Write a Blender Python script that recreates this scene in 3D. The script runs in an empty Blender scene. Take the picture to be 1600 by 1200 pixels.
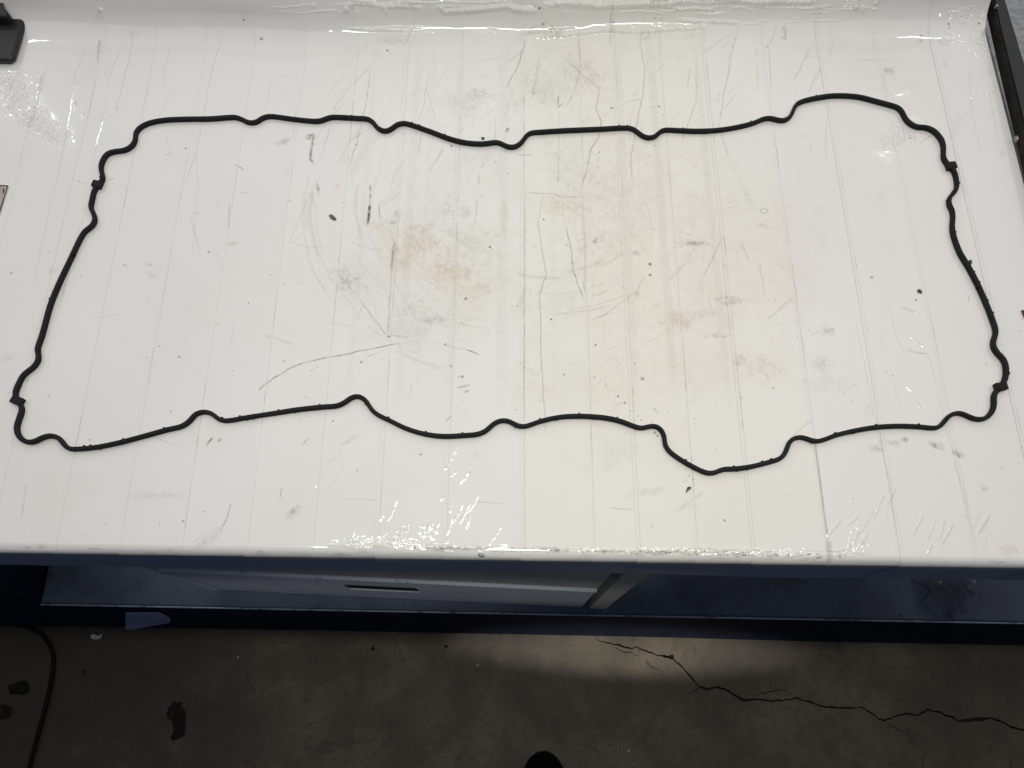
import bpy, bmesh, math, random
import numpy as np
from mathutils import Vector, Matrix
random.seed(7); rng = np.random.default_rng(11)
S = bpy.context.scene; COL = S.collection; R = math.radians

# ------------------------------------------------------------------ camera
TOP = 0.90                                   # height of the bench top
FPX, CX, CY = 1250.0, 800.0, 600.0           # focal length and centre, in photo pixels
PITCH = R(69.5); CAM = Vector((0.0, -0.14, TOP + 0.95))
cam = bpy.data.cameras.new('camera'); co = bpy.data.objects.new('camera', cam); COL.objects.link(co)
cam.sensor_width = 36.0; cam.lens = FPX / 1600 * 36; cam.clip_start = 0.02; cam.clip_end = 200
co.location = CAM; co.rotation_euler = (R(90) - PITCH, 0, 0); S.camera = co

# ------------------------------------------------------------------ world and lamps
W = bpy.data.worlds.new('World'); S.world = W; W.use_nodes = True
W.node_tree.nodes['Background'].inputs[0].default_value = (0.46, 0.62, 1.0, 1)
W.node_tree.nodes['Background'].inputs[1].default_value = 0.075
S.view_settings.view_transform = 'Standard'; S.view_settings.look = 'None'
S.view_settings.exposure = 0.0; S.view_settings.gamma = 1.0

def aim(o, target):
    o.rotation_euler = (Vector(target) - o.location).to_track_quat('-Z', 'Y').to_euler()
def area(name, loc, target, sx, sy, power, col):
    l = bpy.data.lights.new(name, 'AREA'); l.shape = 'RECTANGLE'; l.size = sx; l.size_y = sy
    l.energy = power; l.color = col
    o = bpy.data.objects.new(name, l); COL.objects.link(o); o.location = loc; aim(o, target); return o
area('ceiling_lamp', (-0.3, 1.60, TOP + 1.55), (-0.3, 1.60, TOP), 7.8, 3.2, 65, (1.0, 0.985, 0.955))
def fan_spot(name, loc, target, energy, size, blend, sx, soft=.02):
    sp = bpy.data.lights.new(name, 'SPOT'); sp.energy = energy; sp.color = (1.0, 0.965, 0.89)
    sp.spot_size = R(size); sp.spot_blend = blend; sp.shadow_soft_size = soft
    so = bpy.data.objects.new(name, sp); COL.objects.link(so)
    so.location = loc; aim(so, target); so.scale = (sx, 1, 1)
# a fluorescent tube hung over the front edge of the bench
area('tube_lamp', (0.10, .06, TOP + 1.28), (0.10, .12, TOP), 1.25, .055, 10.0, (1.0, 0.965, 0.89))
# added unseen fan spot that alone makes the bright patch on the floor
fan_spot('fill_fan', (0.235, -0.75, 2.35), (0.255, -0.066, 0), 235, 3.4, 1.0, 6, .01)

# second added fan spot, weaker, brightening the drawers under the bench
fan_spot('fill_fan', (-0.20, -0.75, 2.35), (-0.24, .02, .30), 36, 5.0, 1.0, 8, .03)

# ------------------------------------------------------------------ helpers
def P(px, py, z=TOP):
    """point of the plane at height z seen at a photo pixel"""
    f = Vector((0, math.cos(PITCH), -math.sin(PITCH))); u = Vector((0, math.sin(PITCH), math.cos(PITCH)))
    d = f * FPX + Vector((1, 0, 0)) * (px - CX) + u * (CY - py)
    return CAM + d * ((z - CAM.z) / d.z)
def glare_fill(a, b, h, width, power):
    """an added unseen strip light standing where the film mirrors it towards the camera at photo pixels a and b"""
    e = []
    for px, py in (a, b):
        p = P(px, py); k = h / (CAM.z - TOP); e.append(Vector((p.x + (p.x - CAM.x) * k, p.y + (p.y - CAM.y) * k, TOP + h)))
    m = (e[0] + e[1]) / 2; x = (e[1] - e[0]).normalized(); l = bpy.data.lights.new('glare_fill', 'AREA'); l.shape = 'RECTANGLE'
    l.size = (e[1] - e[0]).length; l.size_y = width; l.energy = power; l.color = (.97, .985, 1.0)
    z = (m - Vector((0, .45, TOP))); z = (z - x * z.dot(x)).normalized(); y = z.cross(x)
    o = bpy.data.objects.new('glare_fill', l); COL.objects.link(o); o.matrix_world = Matrix.Translation(m) @ Matrix((x, y, z)).transposed().to_4x4()
glare_fill((4, 120), (88, 210), 1.3, .045, 1.5)  # added light, giving the left crinkles their glare
glare_fill((1392, 224), (1426, 200), 1.3, .04, .45)  # added light, giving the right crinkles their glare
def PY(px, py, y):
    """point of the vertical plane at depth y seen at a photo pixel"""
    f = Vector((0, math.cos(PITCH), -math.sin(PITCH))); u = Vector((0, math.sin(PITCH), math.cos(PITCH)))
    d = f * FPX + Vector((1, 0, 0)) * (px - CX) + u * (CY - py)
    return CAM + d * ((y - CAM.y) / d.y)
def tag(o, label=None, cat=None, group=None, kind=None):
    for k, v in (('label', label), ('category', cat), ('group', group), ('kind', kind)):
        if v: o[k] = v
    return o
def empty(name, loc, label, cat, group=None):
    o = bpy.data.objects.new(name, None); COL.objects.link(o); o.location = loc
    o.empty_display_size = 0.05; return tag(o, label, cat, group)
def obj(name, verts, faces, mat, parent=None, smooth=False, uv=None):
    m = bpy.data.meshes.new(name); m.from_pydata([tuple(v) for v in verts], [], faces)
    m.validate(); m.update()
    return link(name, m, mat, parent, smooth)
def link(name, m, mat, parent=None, smooth=False):
    if mat: m.materials.append(mat)
    if smooth:
        for p in m.polygons: p.use_smooth = True
    o = bpy.data.objects.new(name, m); COL.objects.link(o)
    if parent:
        o.parent = parent
        if parent.type == 'EMPTY': o.matrix_parent_inverse = Matrix.Translation(-parent.location)
    return o
def bmobj(name, bm, mat, parent=None, smooth=False):
    bmesh.ops.recalc_face_normals(bm, faces=bm.faces[:])
    m = bpy.data.meshes.new(name); bm.to_mesh(m); bm.free()
    return link(name, m, mat, parent, smooth)
def bx(bm, lo, hi, bevel=0.0, seg=2):
    r = bmesh.ops.create_cube(bm, size=1.0); vs = r['verts']
    for v in vs:
        v.co = Vector([lo[i] + (v.co[i] + .5) * (hi[i] - lo[i]) for i in range(3)])
    if bevel:
        es = list({e for v in vs for e in v.link_edges})
        bmesh.ops.bevel(bm, geom=es, offset=bevel, segments=seg, profile=0.5, affect='EDGES')
def prism(bm, quad_bottom, quad_top, bevel=0.0, seg=2):
    n = len(quad_bottom)
    b = [bm.verts.new(v) for v in quad_bottom]; t = [bm.verts.new(v) for v in quad_top]
    fs = [bm.faces.new(b[::-1]), bm.faces.new(t)]
    for i in range(n): fs.append(bm.faces.new((b[i], b[(i+1) % n], t[(i+1) % n], t[i])))
    if bevel:
        es = list({e for f in fs for e in f.edges})
        bmesh.ops.bevel(bm, geom=es, offset=bevel, segments=seg, profile=0.5, affect='EDGES')

def mat(name, col, rough=0.5, metal=0.0, coat=0.0, noise=None, bump=None, spec=0.5):
    m = bpy.data.materials.new(name); m.use_nodes = True; nt = m.node_tree; b = nt.nodes['Principled BSDF']
    b.inputs['Base Color'].default_value = (*col, 1); b.inputs['Roughness'].default_value = rough
    b.inputs['Metallic'].default_value = metal; b.inputs['Coat Weight'].default_value = coat
    b.inputs['Specular IOR Level'].default_value = spec
    tc = nt.nodes.new('ShaderNodeTexCoord')
    if noise:
        for k, (scale, col2, lo, hi) in enumerate(noise):
            n = nt.nodes.new('ShaderNodeTexNoise'); n.inputs['Scale'].default_value = scale
            n.inputs['Detail'].default_value = 6; n.inputs['Roughness'].default_value = 0.65
            nt.links.new(tc.outputs['Object'], n.inputs['Vector'])
            mr = nt.nodes.new('ShaderNodeMapRange'); mr.inputs[1].default_value = lo; mr.inputs[2].default_value = hi
            nt.links.new(n.outputs['Fac'], mr.inputs[0])
            mx = nt.nodes.new('ShaderNodeMix'); mx.data_type = 'RGBA'
            src = b.inputs['Base Color'].links[0].from_socket if b.inputs['Base Color'].is_linked else None
            if src: nt.links.new(src, mx.inputs[6])
            else: mx.inputs[6].default_value = (*col, 1)
            mx.inputs[7].default_value = (*col2, 1)
            nt.links.new(mr.outputs[0], mx.inputs[0]); nt.links.new(mx.outputs[2], b.inputs['Base Color'])
    if bump:
        n = nt.nodes.new('ShaderNodeTexNoise'); n.inputs['Scale'].default_value = bump[0]; n.inputs['Detail'].default_value = 5
        nt.links.new(tc.outputs['Object'], n.inputs['Vector'])
        bp = nt.nodes.new('ShaderNodeBump'); bp.inputs['Strength'].default_value = bump[1]; bp.inputs['Distance'].default_value = bump[2]
        nt.links.new(n.outputs['Fac'], bp.inputs['Height']); nt.links.new(bp.outputs[0], b.inputs['Normal'])
    return m
M = dict(
    rubber=mat('black rubber', (0.008, 0.008, 0.009), 0.7, noise=[(120, (0.013, 0.013, 0.014), .45, .7)], bump=(400, .25, .0006), spec=.25),
    blue=mat('dark blue painted steel', (0.12, 0.145, 0.195), 0.5, noise=[(9, (0.08, 0.10, 0.140), .45, .65), (60, (0.016, 0.020, 0.030), .62, .72)], bump=(80, .2, .001)),
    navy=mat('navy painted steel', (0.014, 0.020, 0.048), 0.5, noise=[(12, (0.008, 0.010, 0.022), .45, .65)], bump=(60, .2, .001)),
    greysteel=mat('grey painted steel', (0.62, 0.66, 0.73), 0.42, noise=[(7, (0.50, 0.54, 0.62), .4, .65), (90, (0.06, 0.06, 0.065), .66, .74)], bump=(40, .15, .001)),
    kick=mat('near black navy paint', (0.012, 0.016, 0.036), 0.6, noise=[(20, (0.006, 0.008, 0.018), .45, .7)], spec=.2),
    worn=mat('blue steel edge highlight', (0.46, 0.52, 0.62), 0.35, 0.2, noise=[(35, (0.06, 0.08, 0.13), .5, .66)]),  # pale: the shelf edge highlight is put into this colour
    olive=mat('olive grey painted steel', (0.60, 0.58, 0.53), 0.5, noise=[(14, (0.50, 0.48, 0.44), .4, .7)]),
    black=mat('black steel', (0.007, 0.007, 0.008), 0.5, noise=[(30, (0.013, 0.012, 0.012), .45, .7), (140, (0.035, 0.03, 0.025), .66, .76)], bump=(120, .4, .001)),
    blacksmooth=mat('smooth black steel', (0.007, 0.007, 0.008), 0.5, noise=[(40, (0.013, 0.013, 0.013), .5, .75)], bump=(200, .2, .0005)),
    cable=mat('black cable rubber', (0.005, 0.005, 0.006), 0.8, spec=.15),
    bolt=mat('dull zinc', (0.28, 0.28, 0.27), 0.4, 0.8, noise=[(300, (0.2, 0.18, 0.16), .5, .7)]),
    board=mat('white laminate', (0.70, 0.70, 0.68), 0.5),
    hole=mat('black recess', (0.004, 0.004, 0.005), 0.8),
    lilac=mat('lilac paper towel', (0.36, 0.37, 0.50), 0.9, noise=[(40, (0.26, 0.27, 0.38), .4, .7)], bump=(260, .5, .002)),
    white=mat('white paper', (0.34, 0.35, 0.37), 0.8, noise=[(150, (0.2, 0.2, 0.21), .45, .6)]),
    beige=mat('beige card', (0.42, 0.38, 0.33), 0.8, noise=[(60, (0.30, 0.27, 0.24), .4, .7)]),
    ink=mat('black ink', (0.02, 0.02, 0.02), 0.7),
    flake=mat('grey dirt flake', (0.13, 0.125, 0.11), 0.8, noise=[(300, (0.04, 0.04, 0.035), .4, .7)]),
    grit=mat('dark grit', (0.035, 0.03, 0.03), 0.7, noise=[(300, (0.10, 0.08, 0.08), .5, .7)]),
    stone=mat('pale grit', (0.45, 0.45, 0.42), 0.8, noise=[(200, (0.2, 0.2, 0.18), .45, .7)]),
    leather=mat('black boot leather', (0.002, 0.002, 0.002), 0.8, spec=.1),
)

# ------------------------------------------------------------------ dirt and wrinkle maps of the film, in bench-top metres
TX0, TX1, TY0, TY1, TS = -1.02, 1.02, -0.20, 1.10, 0.00072
NX, NY = int((TX1 - TX0) / TS), int((TY1 - TY0) / TS)
dark = np.zeros((NY, NX), np.float32); warm = np.zeros_like(dark); grey = np.zeros_like(dark); hgt = np.zeros_like(dark)
def noise(cell, seed, nx=None, ny=None):
    """bilinear value noise, cell in map pixels (x, y)"""
    g = np.random.default_rng(seed); cx, cy = cell if isinstance(cell, tuple) else (cell, cell)
    gx, gy = int(NX / cx) + 3, int(NY / cy) + 3; a = g.random((gy, gx), dtype=np.float32)
    xs = np.arange(NX, dtype=np.float32) / cx; ys = np.arange(NY, dtype=np.float32) / cy
    xi = xs.astype(int); yi = ys.astype(int); fx = xs - xi; fy = ys - yi
    fx = fx * fx * (3 - 2 * fx); fy = (fy * fy * (3 - 2 * fy))[:, None]
    t = a[yi][:, xi] * (1 - fx) + a[yi][:, xi + 1] * fx
    b = a[yi + 1][:, xi] * (1 - fx) + a[yi + 1][:, xi + 1] * fx
    return t * (1 - fy) + b * fy
BREAK = np.clip(0.15 + 1.5 * (noise(3, 1) * .5 + noise(9, 2) * .5 - .12), 0.1, 1)
BLOT = noise(5, 3) * .35 + noise(16, 4) * .35 + noise(50, 5) * .3
FINE = noise(2.2, 6) * .30 + noise((3, 9), 7) * .30 + noise((12, 4), 8) * .18 + noise(8, 9) * .22
FINE = np.clip((FINE - .36) / .26, 0, 1) ** 1.2
DIAG = np.zeros_like(dark); yy_, xx_ = np.mgrid[0:NY, 0:NX]
_g = np.random.default_rng(77).random(4096).astype(np.float32)
for ang_, sc_ in ((.72, 2.5), (.95, 4.0), (.5, 3.2)):   # wiped streaks, running down to the right
    q_ = (xx_ * math.sin(ang_) + yy_ * math.cos(ang_)) / sc_ + noise(90, int(sc_ * 10)) * 14; qi = q_.astype(int); fq = (q_ - qi).astype(np.float32)
    DIAG += (_g[qi % 4096] * (1 - fq) + _g[(qi + 1) % 4096] * fq) / 3
del yy_, xx_
DIAG = np.clip((DIAG - .38) / .3, 0, 1); FINE = FINE * (.35 + .65 * DIAG)
def yr(x):                                   # foot of the upturned back
    pts = [(P(x_, y_).x, P(x_, y_).y) for x_, y_ in [(-60, 30), (60, 33), (250, 40), (500, 48), (800, 46), (1000, 40), (1215, 33), (1400, 29), (1640, 28)]]
    if x <= pts[0][0]: return pts[0][1]
    for (a, b), (c, d) in zip(pts, pts[1:]):
        if x <= c:
            t = (x - a) / (c - a); t = t * t * (3 - 2 * t); return b + (d - b) * t
    return pts[-1][1]
def tp(pts):
    """photo pixels to map pixels; the upturned back is unrolled"""
    out = []
    for (x, y) in pts:
        p = P(x, y); b = yr(p.x) + .012 - .055; v = p.y if p.y < b else b + (p.y - b) * .755
        out.append(((p.x - TX0) / TS, (v - TY0) / TS))
    return np.array(out, np.float32)
def wig(pts, amp=1.2, step=9):
    """resample a pixel polyline and wobble it slightly"""
    out = []
    for (a, b) in zip(pts[:-1], pts[1:]):
        n = max(1, int(math.dist(a, b) / step))
        for i in range(n):
            t = i / n; j = amp if (i or out) else 0
            out.append((a[0] + (b[0] - a[0]) * t + random.uniform(-j, j), a[1] + (b[1] - a[1]) * t + random.uniform(-j, j)))
    out.append(pts[-1]); return out
def stroke(arr, pts, w, a, soft=0.8, brk=1.0, wob=0.9, taper=True, mode='max'):
    """line of width w (photo px) and density a"""
    q = tp(wig(pts, wob)); hw = w * 0.5 * 0.83e-3 / TS; pad = hw + 3 * soft + 2
    n = len(q) - 1
    L = np.concatenate([[0], np.cumsum(np.hypot(*(q[1:] - q[:-1]).T))]); tot = max(L[-1], 1e-6)
    for i in range(n):
        ax, ay = q[i]; bx_, by_ = q[i + 1]
        x0, x1 = int(max(0, min(ax, bx_) - pad)), int(min(NX, max(ax, bx_) + pad + 1))
        y0, y1 = int(max(0, min(ay, by_) - pad)), int(min(NY, max(ay, by_) + pad + 1))
        if x1 <= x0 or y1 <= y0: continue
        yy, xx = np.mgrid[y0:y1, x0:x1].astype(np.float32)
        dx, dy = bx_ - ax, by_ - ay; l2 = dx * dx + dy * dy + 1e-9
        t = np.clip(((xx - ax) * dx + (yy - ay) * dy) / l2, 0, 1)
        d = np.hypot(xx - ax - t * dx, yy - ay - t * dy)
        v = a * np.clip((hw + soft - d) / (2 * soft), 0, 1)
        if taper:
            s = (L[i] + t * (L[i + 1] - L[i])) / tot; v = v * np.clip(np.minimum(s, 1 - s) * 6 + .25, 0, 1)
        if brk: v = v * (1 - brk + brk * BREAK[y0:y1, x0:x1])
        if mode == 'max': arr[y0:y1, x0:x1] = np.maximum(arr[y0:y1, x0:x1], v)
        else: arr[y0:y1, x0:x1] += v
def blot(arr, x, y, rx, ry, a, ang=0.0, rough=0.8):
    """soft irregular smudge, radii in photo px"""
    p = tp([(x, y)])[0]; k = 0.83e-3 / TS; rx *= k; ry *= k * 1.06; r = max(rx, ry) * 1.5 + 2
    x0, x1 = int(max(0, p[0] - r)), int(min(NX, p[0] + r + 1)); y0, y1 = int(max(0, p[1] - r)), int(min(NY, p[1] + r + 1))
    if x1 <= x0 or y1 <= y0: return
    yy, xx = np.mgrid[y0:y1, x0:x1].astype(np.float32); xx -= p[0]; yy -= p[1]
    c, s = math.cos(ang), math.sin(ang); u = (xx * c + yy * s) / rx; v = (-xx * s + yy * c) / ry
    d = np.hypot(u, v) + rough * (BLOT[y0:y1, x0:x1] - .5) * 2.2
    v_ = a * np.clip((1.15 - d) / .8, 0, 1)
    if arr is warm: v_ = v_ * (.30 + .55 * FINE[y0:y1, x0:x1])
    elif min(rx, ry) > 4: v_ = v_ * (.22 + .95 * FINE[y0:y1, x0:x1])
    arr[y0:y1, x0:x1] = np.maximum(arr[y0:y1, x0:x1], v_)
def speck(x, y, r, a): blot(dark, x, y, r, r * .85, a, 0, .25)

VPX, VPY = 815.0, -2750.0                     # where the film strips run to
def along(x, y, y2): return VPX + (x - VPX) * (y2 - VPY) / (y - VPY)

# seams of the film strips (x at photo row 856)
SEAM = [-330, -226, -122, -18, 86, 187, 284, 386, 489, 590, 697, 819, 929, 1000, 1090, 1179, 1295, 1409, 1524, 1636, 1745]
for i, x in enumerate(SEAM):
    a = 0.22 + 0.12 * random.random()
    if 560 < x < 1300: a += .10
    stroke(grey, [(x, 862), (along(x, 856, 400), 400), (along(x, 856, 40), 40)], 1.2, a, .7, .6, .3, False)
    for k in range(5):                        # dirt caught along the seam
        y = random.uniform(150, 840); l = random.uniform(15, 80)
        stroke(dark, [(along(x, 856, y), y), (along(x, 856, y - l), y - l)], 1.0, random.uniform(.12, .42), .6, 1, .5)
for x, w, a in [(610, 12, .12), (695, 14, .12), (1005, 12, .16), (1070, 14, .18), (1160, 12, .16), (780, 16, .10), (640, 8, .08), (870, 10, .06), (525, 9, .10)]:
    stroke(grey, [(along(x, 856, 640), 640), (along(x, 856, 60), 60)], w, a * .85, 2.2, .85, .4, True)
stroke(dark, [(616, 380), (613, 405), (611, 428)], 4.5, .42, 1.2, 1); stroke(dark, [(612, 428), (608, 470), (606, 525)], 2.0, .35, 1.0, 1)
stroke(warm, [(1272, 695), (1276, 725), (1286, 800), (1295, 880)], 4.0, .55, 1.2, .4, .3, False)
stroke(dark, [(1272, 695), (1276, 725), (1286, 800), (1294, 850)], 1.2, .55, .7, .5, .3)
stroke(grey, [(1294, 845), (1296, 882)], 8, .35, 1.5, .8)

# long hairline scratches and creases read off the film
HAIR = [
 ([(137,62),(118,120),(105,200),(93,260),(84,315)], .26), ([(192,55),(190,75),(172,120),(165,170),(150,230),(145,280)], .28),
 ([(210,45),(203,92),(190,140),(185,165)], .38), ([(353,45),(340,80),(330,120),(318,180),(307,240),(292,280),(278,300)], .30),
 ([(307,232),(310,290),(303,360),(300,405)], .18), ([(60,110),(55,165),(40,215),(28,265)], .28), ([(268,65),(258,110),(254,140)], .22),
 ([(86,290),(70,360),(52,450)], .2), ([(136,330),(120,370),(104,440),(86,505)], .3), ([(583,97),(560,125),(540,145),(515,180)], .36),
 ([(579,105),(575,140),(570,170),(556,228),(545,265)], .5), ([(652,28),(640,55),(631,70)], .42), ([(670,112),(662,160),(655,190)], .36),
 ([(702,100),(680,140)], .26), ([(821,62),(812,95),(800,120),(789,142)], .78), ([(842,90),(838,125),(834,140)], .4), ([(832,137),(833,150)], .85),
 ([(903,60),(907,100),(902,125),(895,150),(885,165)], .48), ([(886,97),(910,118),(940,145)], .46), ([(937,137),(930,170),(938,190),(935,215),(922,235),(915,270),(905,305)], .68),
 ([(1002,45),(1000,72),(1007,110),(1004,150),(995,190),(985,250),(988,297)], .6), ([(1087,105),(1087,160),(1075,190),(1062,228)], .45),
 ([(1150,40),(1145,75),(1132,140),(1123,195)], .5), ([(1213,30),(1200,75),(1205,150)], .4), ([(951,18),(951,42),(953,70)], .55), ([(872,150),(871,170),(880,162)], .8),
 ([(872,175),(872,230),(871,300)], .34), ([(808,243),(831,243)], .6), ([(1050,235),(1090,265),(1110,280)], .18), ([(1290,190),(1290,250)], .3),
 ([(820,303),(865,303),(873,309),(910,309)], .5), ([(820,303),(819,450),(818,600),(819,660)], .46), ([(910,309),(912,400),(914,470)], .34),
 ([(848,305),(840,350),(848,400),(853,430),(843,460),(845,560),(852,680)], .52), ([(883,350),(893,395),(895,425),(913,470)], .8), ([(911,440),(913,457)], .6),
 ([(1127,373),(1105,420),(1098,435)], .48), ([(1008,428),(995,455),(970,475),(940,495),(922,502)], .42), ([(1105,460),(1114,500)], .28),
 ([(935,400),(926,440),(926,470)], .2), ([(1008,310),(1020,370),(1012,410)], .2), ([(1040,470),(1075,520)], .2),
 ([(505,270),(485,300),(463,355),(452,380),(480,388),(520,386)], .22), ([(488,300),(493,330)], .3), ([(535,140),(520,180),(505,240),(490,262)], .26),
 ([(560,465),(580,495),(605,526)], .5), ([(530,430),(550,455)], .4), ([(610,430),(650,500)], .2), ([(475,568),(530,556),(610,540),(630,538)], .9),
 ([(608,526),(640,528)], .45), ([(727,547),(748,555)], .95), ([(690,540),(728,547)], .35), ([(565,480),(558,502)], .4), ([(745,310),(742,352)], .45), ([(805,130),(790,180),(760,240),(740,300)], .2),
 ([(359,318),(357,360)], .65), ([(361,785),(355,810),(345,828)], .62), ([(404,610),(413,603),(420,597)], .9), ([(437,780),(440,763)], .5), ([(473,695),(481,686)], .65),
 ([(697,659),(704,651)], .75), ([(944,598),(951,613)], .6), ([(1020,638),(1026,645)], .6), ([(1017,819),(1018,826)], .5), ([(1066,755),(1074,750)], .3), ([(240,685),(277,697)], .3),
 ([(41,755),(36,790),(33,810)], .4), ([(528,780),(590,782)], .25), ([(745,785),(785,787)], .35), ([(952,795),(990,797)], .4), ([(318,835),(300,850)], .3),
 ([(1385,468),(1400,530),(1420,565)], .22), ([(1412,546),(1430,553),(1449,554),(1462,602)], .3), ([(1405,481),(1432,491)], .22), ([(1418,526),(1445,545)], .22),
 ([(1394,600),(1408,640)], .2), ([(1335,500),(1355,600),(1372,680),(1390,760),(1400,860)], .22), ([(1460,600),(1480,680),(1500,760),(1526,865)], .24), ([(258,243),(272,240)], .5),
 ([(366,258),(382,268)], .7), ([(166,283),(179,280)], .6), ([(126,287),(135,287)], .5), ([(375,303),(386,303)], .4), ([(510,152),(540,115)], .24), ([(713,212),(745,180)], .2),
 ([(1290,30),(1300,60),(1296,95)], .2), ([(1512,100),(1518,180),(1535,250)], .2), ([(1545,140),(1560,230)], .2), ([(1512,462),(1513,472)], .6), ([(748,272),(749,290)], .5),
]
for pts, a in HAIR: stroke(dark, pts, 1.3, a, .75, .75)
# dashed and broken scuffs
for pts, w, a in [([(405,609),(420,597),(450,578),(478,567)],1.8,.8), ([(578,290),(577,318)],2.0,.8), ([(577.5,320),(576,335),(573.5,353)],4.6,1.0), ([(478,214),(491,212),(487,228),(484,250),(491,258)],4,.65),
                  ([(495,287),(498,304)],3,.5), ([(570,560),(600,548)],1.4,.4), ([(152,78),(156,62),(153,100)],2.4,.5), ([(592,322),(593,342)],1.6,.6), ([(322,697),(332,685)],3,.7), ([(341,690),(345,687)],4,.7),
                  ([(1222,40),(1226,60),(1218,58)],4,.3), ([(1070,382),(1100,380)],5,.3), ([(715,590),(725,588)],2.2,.7),([(714,607),(733,602)],2,.6),([(725,614),(732,611)],3,.6)]:
    stroke(dark, pts, w, a, 1.0, 1)
# smudges and grime
for x, y, rx, ry, a, g in [(441,222,12,6,.42,.5),(484,216,9,6,.55,.3),(519,340,7,4.5,.85,-.7),(498,296,4,5,.5,0),(335,838,14,5,.34,.9),(318,848,16,5,.22,.6),(460,800,13,5,.32,.7),(928,377,6,3,.6,1.0),(993,397,7,7,.32,0),
        (996,463,6,6,.25,0),(1085,383,26,5,.28,0),(1140,470,20,6,.25,0),(1100,490,30,4,.22,0),(1155,565,8,8,.5,-.9),(1120,525,18,5,.25,0),(1170,310,8,18,.22,0),(1195,355,16,6,.2,0),(1366,702,9,5,.35,0),(1378,690,6,6,.25,0),(1413,687,5,4,.45,0),
        (1395,694,9,5,.25,0),(1465,698,14,6,.5,-.4),(1495,709,9,6,.55,-.8),(1534,762,8,5,.4,-.8),(1390,112,9,8,.3,0),(1437,65,5,5,.4,0),(1475,66,24,8,.25,.1),(1290,575,16,14,.18,0),(1295,520,12,10,.35,0),(1222,48,10,6,.22,.8),
        (232,415,7,3,.3,-.2),(195,416,5,2,.35,0),(237,430,8,4,.32,-.5),(363,383,8,4,.25,.2),(240,775,40,4,.2,0),(10,560,10,5,.25,0),(82,425,8,6,.18,0),(620,340,8,14,.25,0),(612,348,6,4,.6,0),(690,335,28,30,.16,0),(725,330,10,30,.22,0),
        (545,440,26,16,.26,-.7),(640,505,30,40,.14,-.6),(660,500,14,6,.3,0),(690,500,20,10,.2,-.3),(740,390,34,30,.12,0),(855,130,40,50,.14,.5),(900,115,40,30,.16,-.6),(715,165,26,26,.2,.6),(740,150,18,10,.25,.4),(760,240,30,26,.12,0),(900,260,50,40,.10,0),
        (960,330,60,60,.10,0),(1090,330,30,50,.10,0),(1060,90,10,8,.2,0),(1010,55,16,12,.2,0),(1080,55,16,8,.18,0),(210,50,20,10,.12,0),(120,130,10,5,.12,0),(150,100,30,50,.08,0),(830,45,10,8,.3,.6),(955,40,4,14,.45,0),(860,50,14,9,.25,0),(615,60,30,8,.15,0),
        (1355,640,8,8,.15,0),(1300,600,40,12,.12,0),(1200,575,30,14,.14,0),(545,690,14,5,.2,.6),(515,720,14,4,.2,.5),(1010,770,30,5,.2,.2),(1075,793,10,5,.25,0),(965,700,30,25,.08,0)]:
    blot(grey, x, y, rx * 1.1, ry * 1.1, min(1, a * 1.7), g, .9)
for x, y, rx, ry, a in [(665,400,120,90,.20),(720,450,110,70,.16),(600,420,70,90,.14),(980,330,150,120,.12),(870,140,90,60,.14),(648,390,52,40,.50),(700,430,50,28,.42),(735,455,40,16,.34),(600,375,26,30,.30),(880,320,34,22,.28),(1060,500,24,13,.45),(1120,420,70,110,.16),(960,400,110,160,.14),(700,300,90,50,.10),(1210,420,60,120,.14),(1390,112,9,8,.3),
        (930,590,110,40,.12),(780,290,60,40,.10),(527,292,5,8,.4),(787,345,7,30,.28),(1413,687,5,4,.4),(1575,860,10,7,.4),(320,690,40,24,.08),(85,790,50,40,.08),(1100,570,150,30,.12),(640,420,80,60,.16),(716,480,60,34,.16),(1330,90,120,60,.10),(870,100,80,70,.14)]:
    blot(warm, x, y, rx * 1.25, ry * 1.25, min(1, a * 2.2), 0, .8)
# fine arcs where heavy parts were turned on the film, all round one centre
for k in range(70):
    r = random.uniform(90, 330); a0 = random.uniform(1.7, 3.6); da = random.uniform(.12, .5)
    pts = [(790 + r * math.cos(a0 + da * t / 5), 330 + r * .8 * math.sin(a0 + da * t / 5)) for t in range(6)]
    stroke(grey, pts, random.choice([1, 1.4, 2, 3, 4, 6]), random.uniform(.10, .27), 1.2, .85)
for k in range(28):
    r = random.uniform(40, 260); a0 = random.uniform(0.0, 1.7); da = random.uniform(.12, .5)
    pts = [(860 + r * math.cos(a0 + da * t / 5), 330 + r * .7 * math.sin(a0 + da * t / 5)) for t in range(6)]
    stroke(grey, pts, random.choice([1, 1.4, 2, 3, 5]), random.uniform(.10, .34), 1.0, .8)
for k in range(340):                          # short random scuffs, thicker in the worked middle
    x = random.gauss(860, 260); y = random.choice([random.gauss(130, 60), random.gauss(390, 140)])
    if not (20 < x < 1560 and 45 < y < 840): continue
    an = random.choice([random.uniform(1.2, 1.9), random.uniform(-.9, .9), random.uniform(2.0, 2.6)]); l = random.uniform(8, 60)
    stroke(grey, [(x, y), (x + l * math.cos(an), y + l * math.sin(an))], random.choice([1, 1, 1.4, 2.2, 4]), random.uniform(.08, .34), .9, .9)
for k in range(120):
    x, y = random.gauss(930, 200), random.gauss(360, 140)
    if 30 < x < 1540 and 60 < y < 840: blot(grey, x, y, random.uniform(4, 26), random.uniform(3, 12), random.uniform(.05, .17), random.uniform(-1, 1.6), 1.0)
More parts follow.
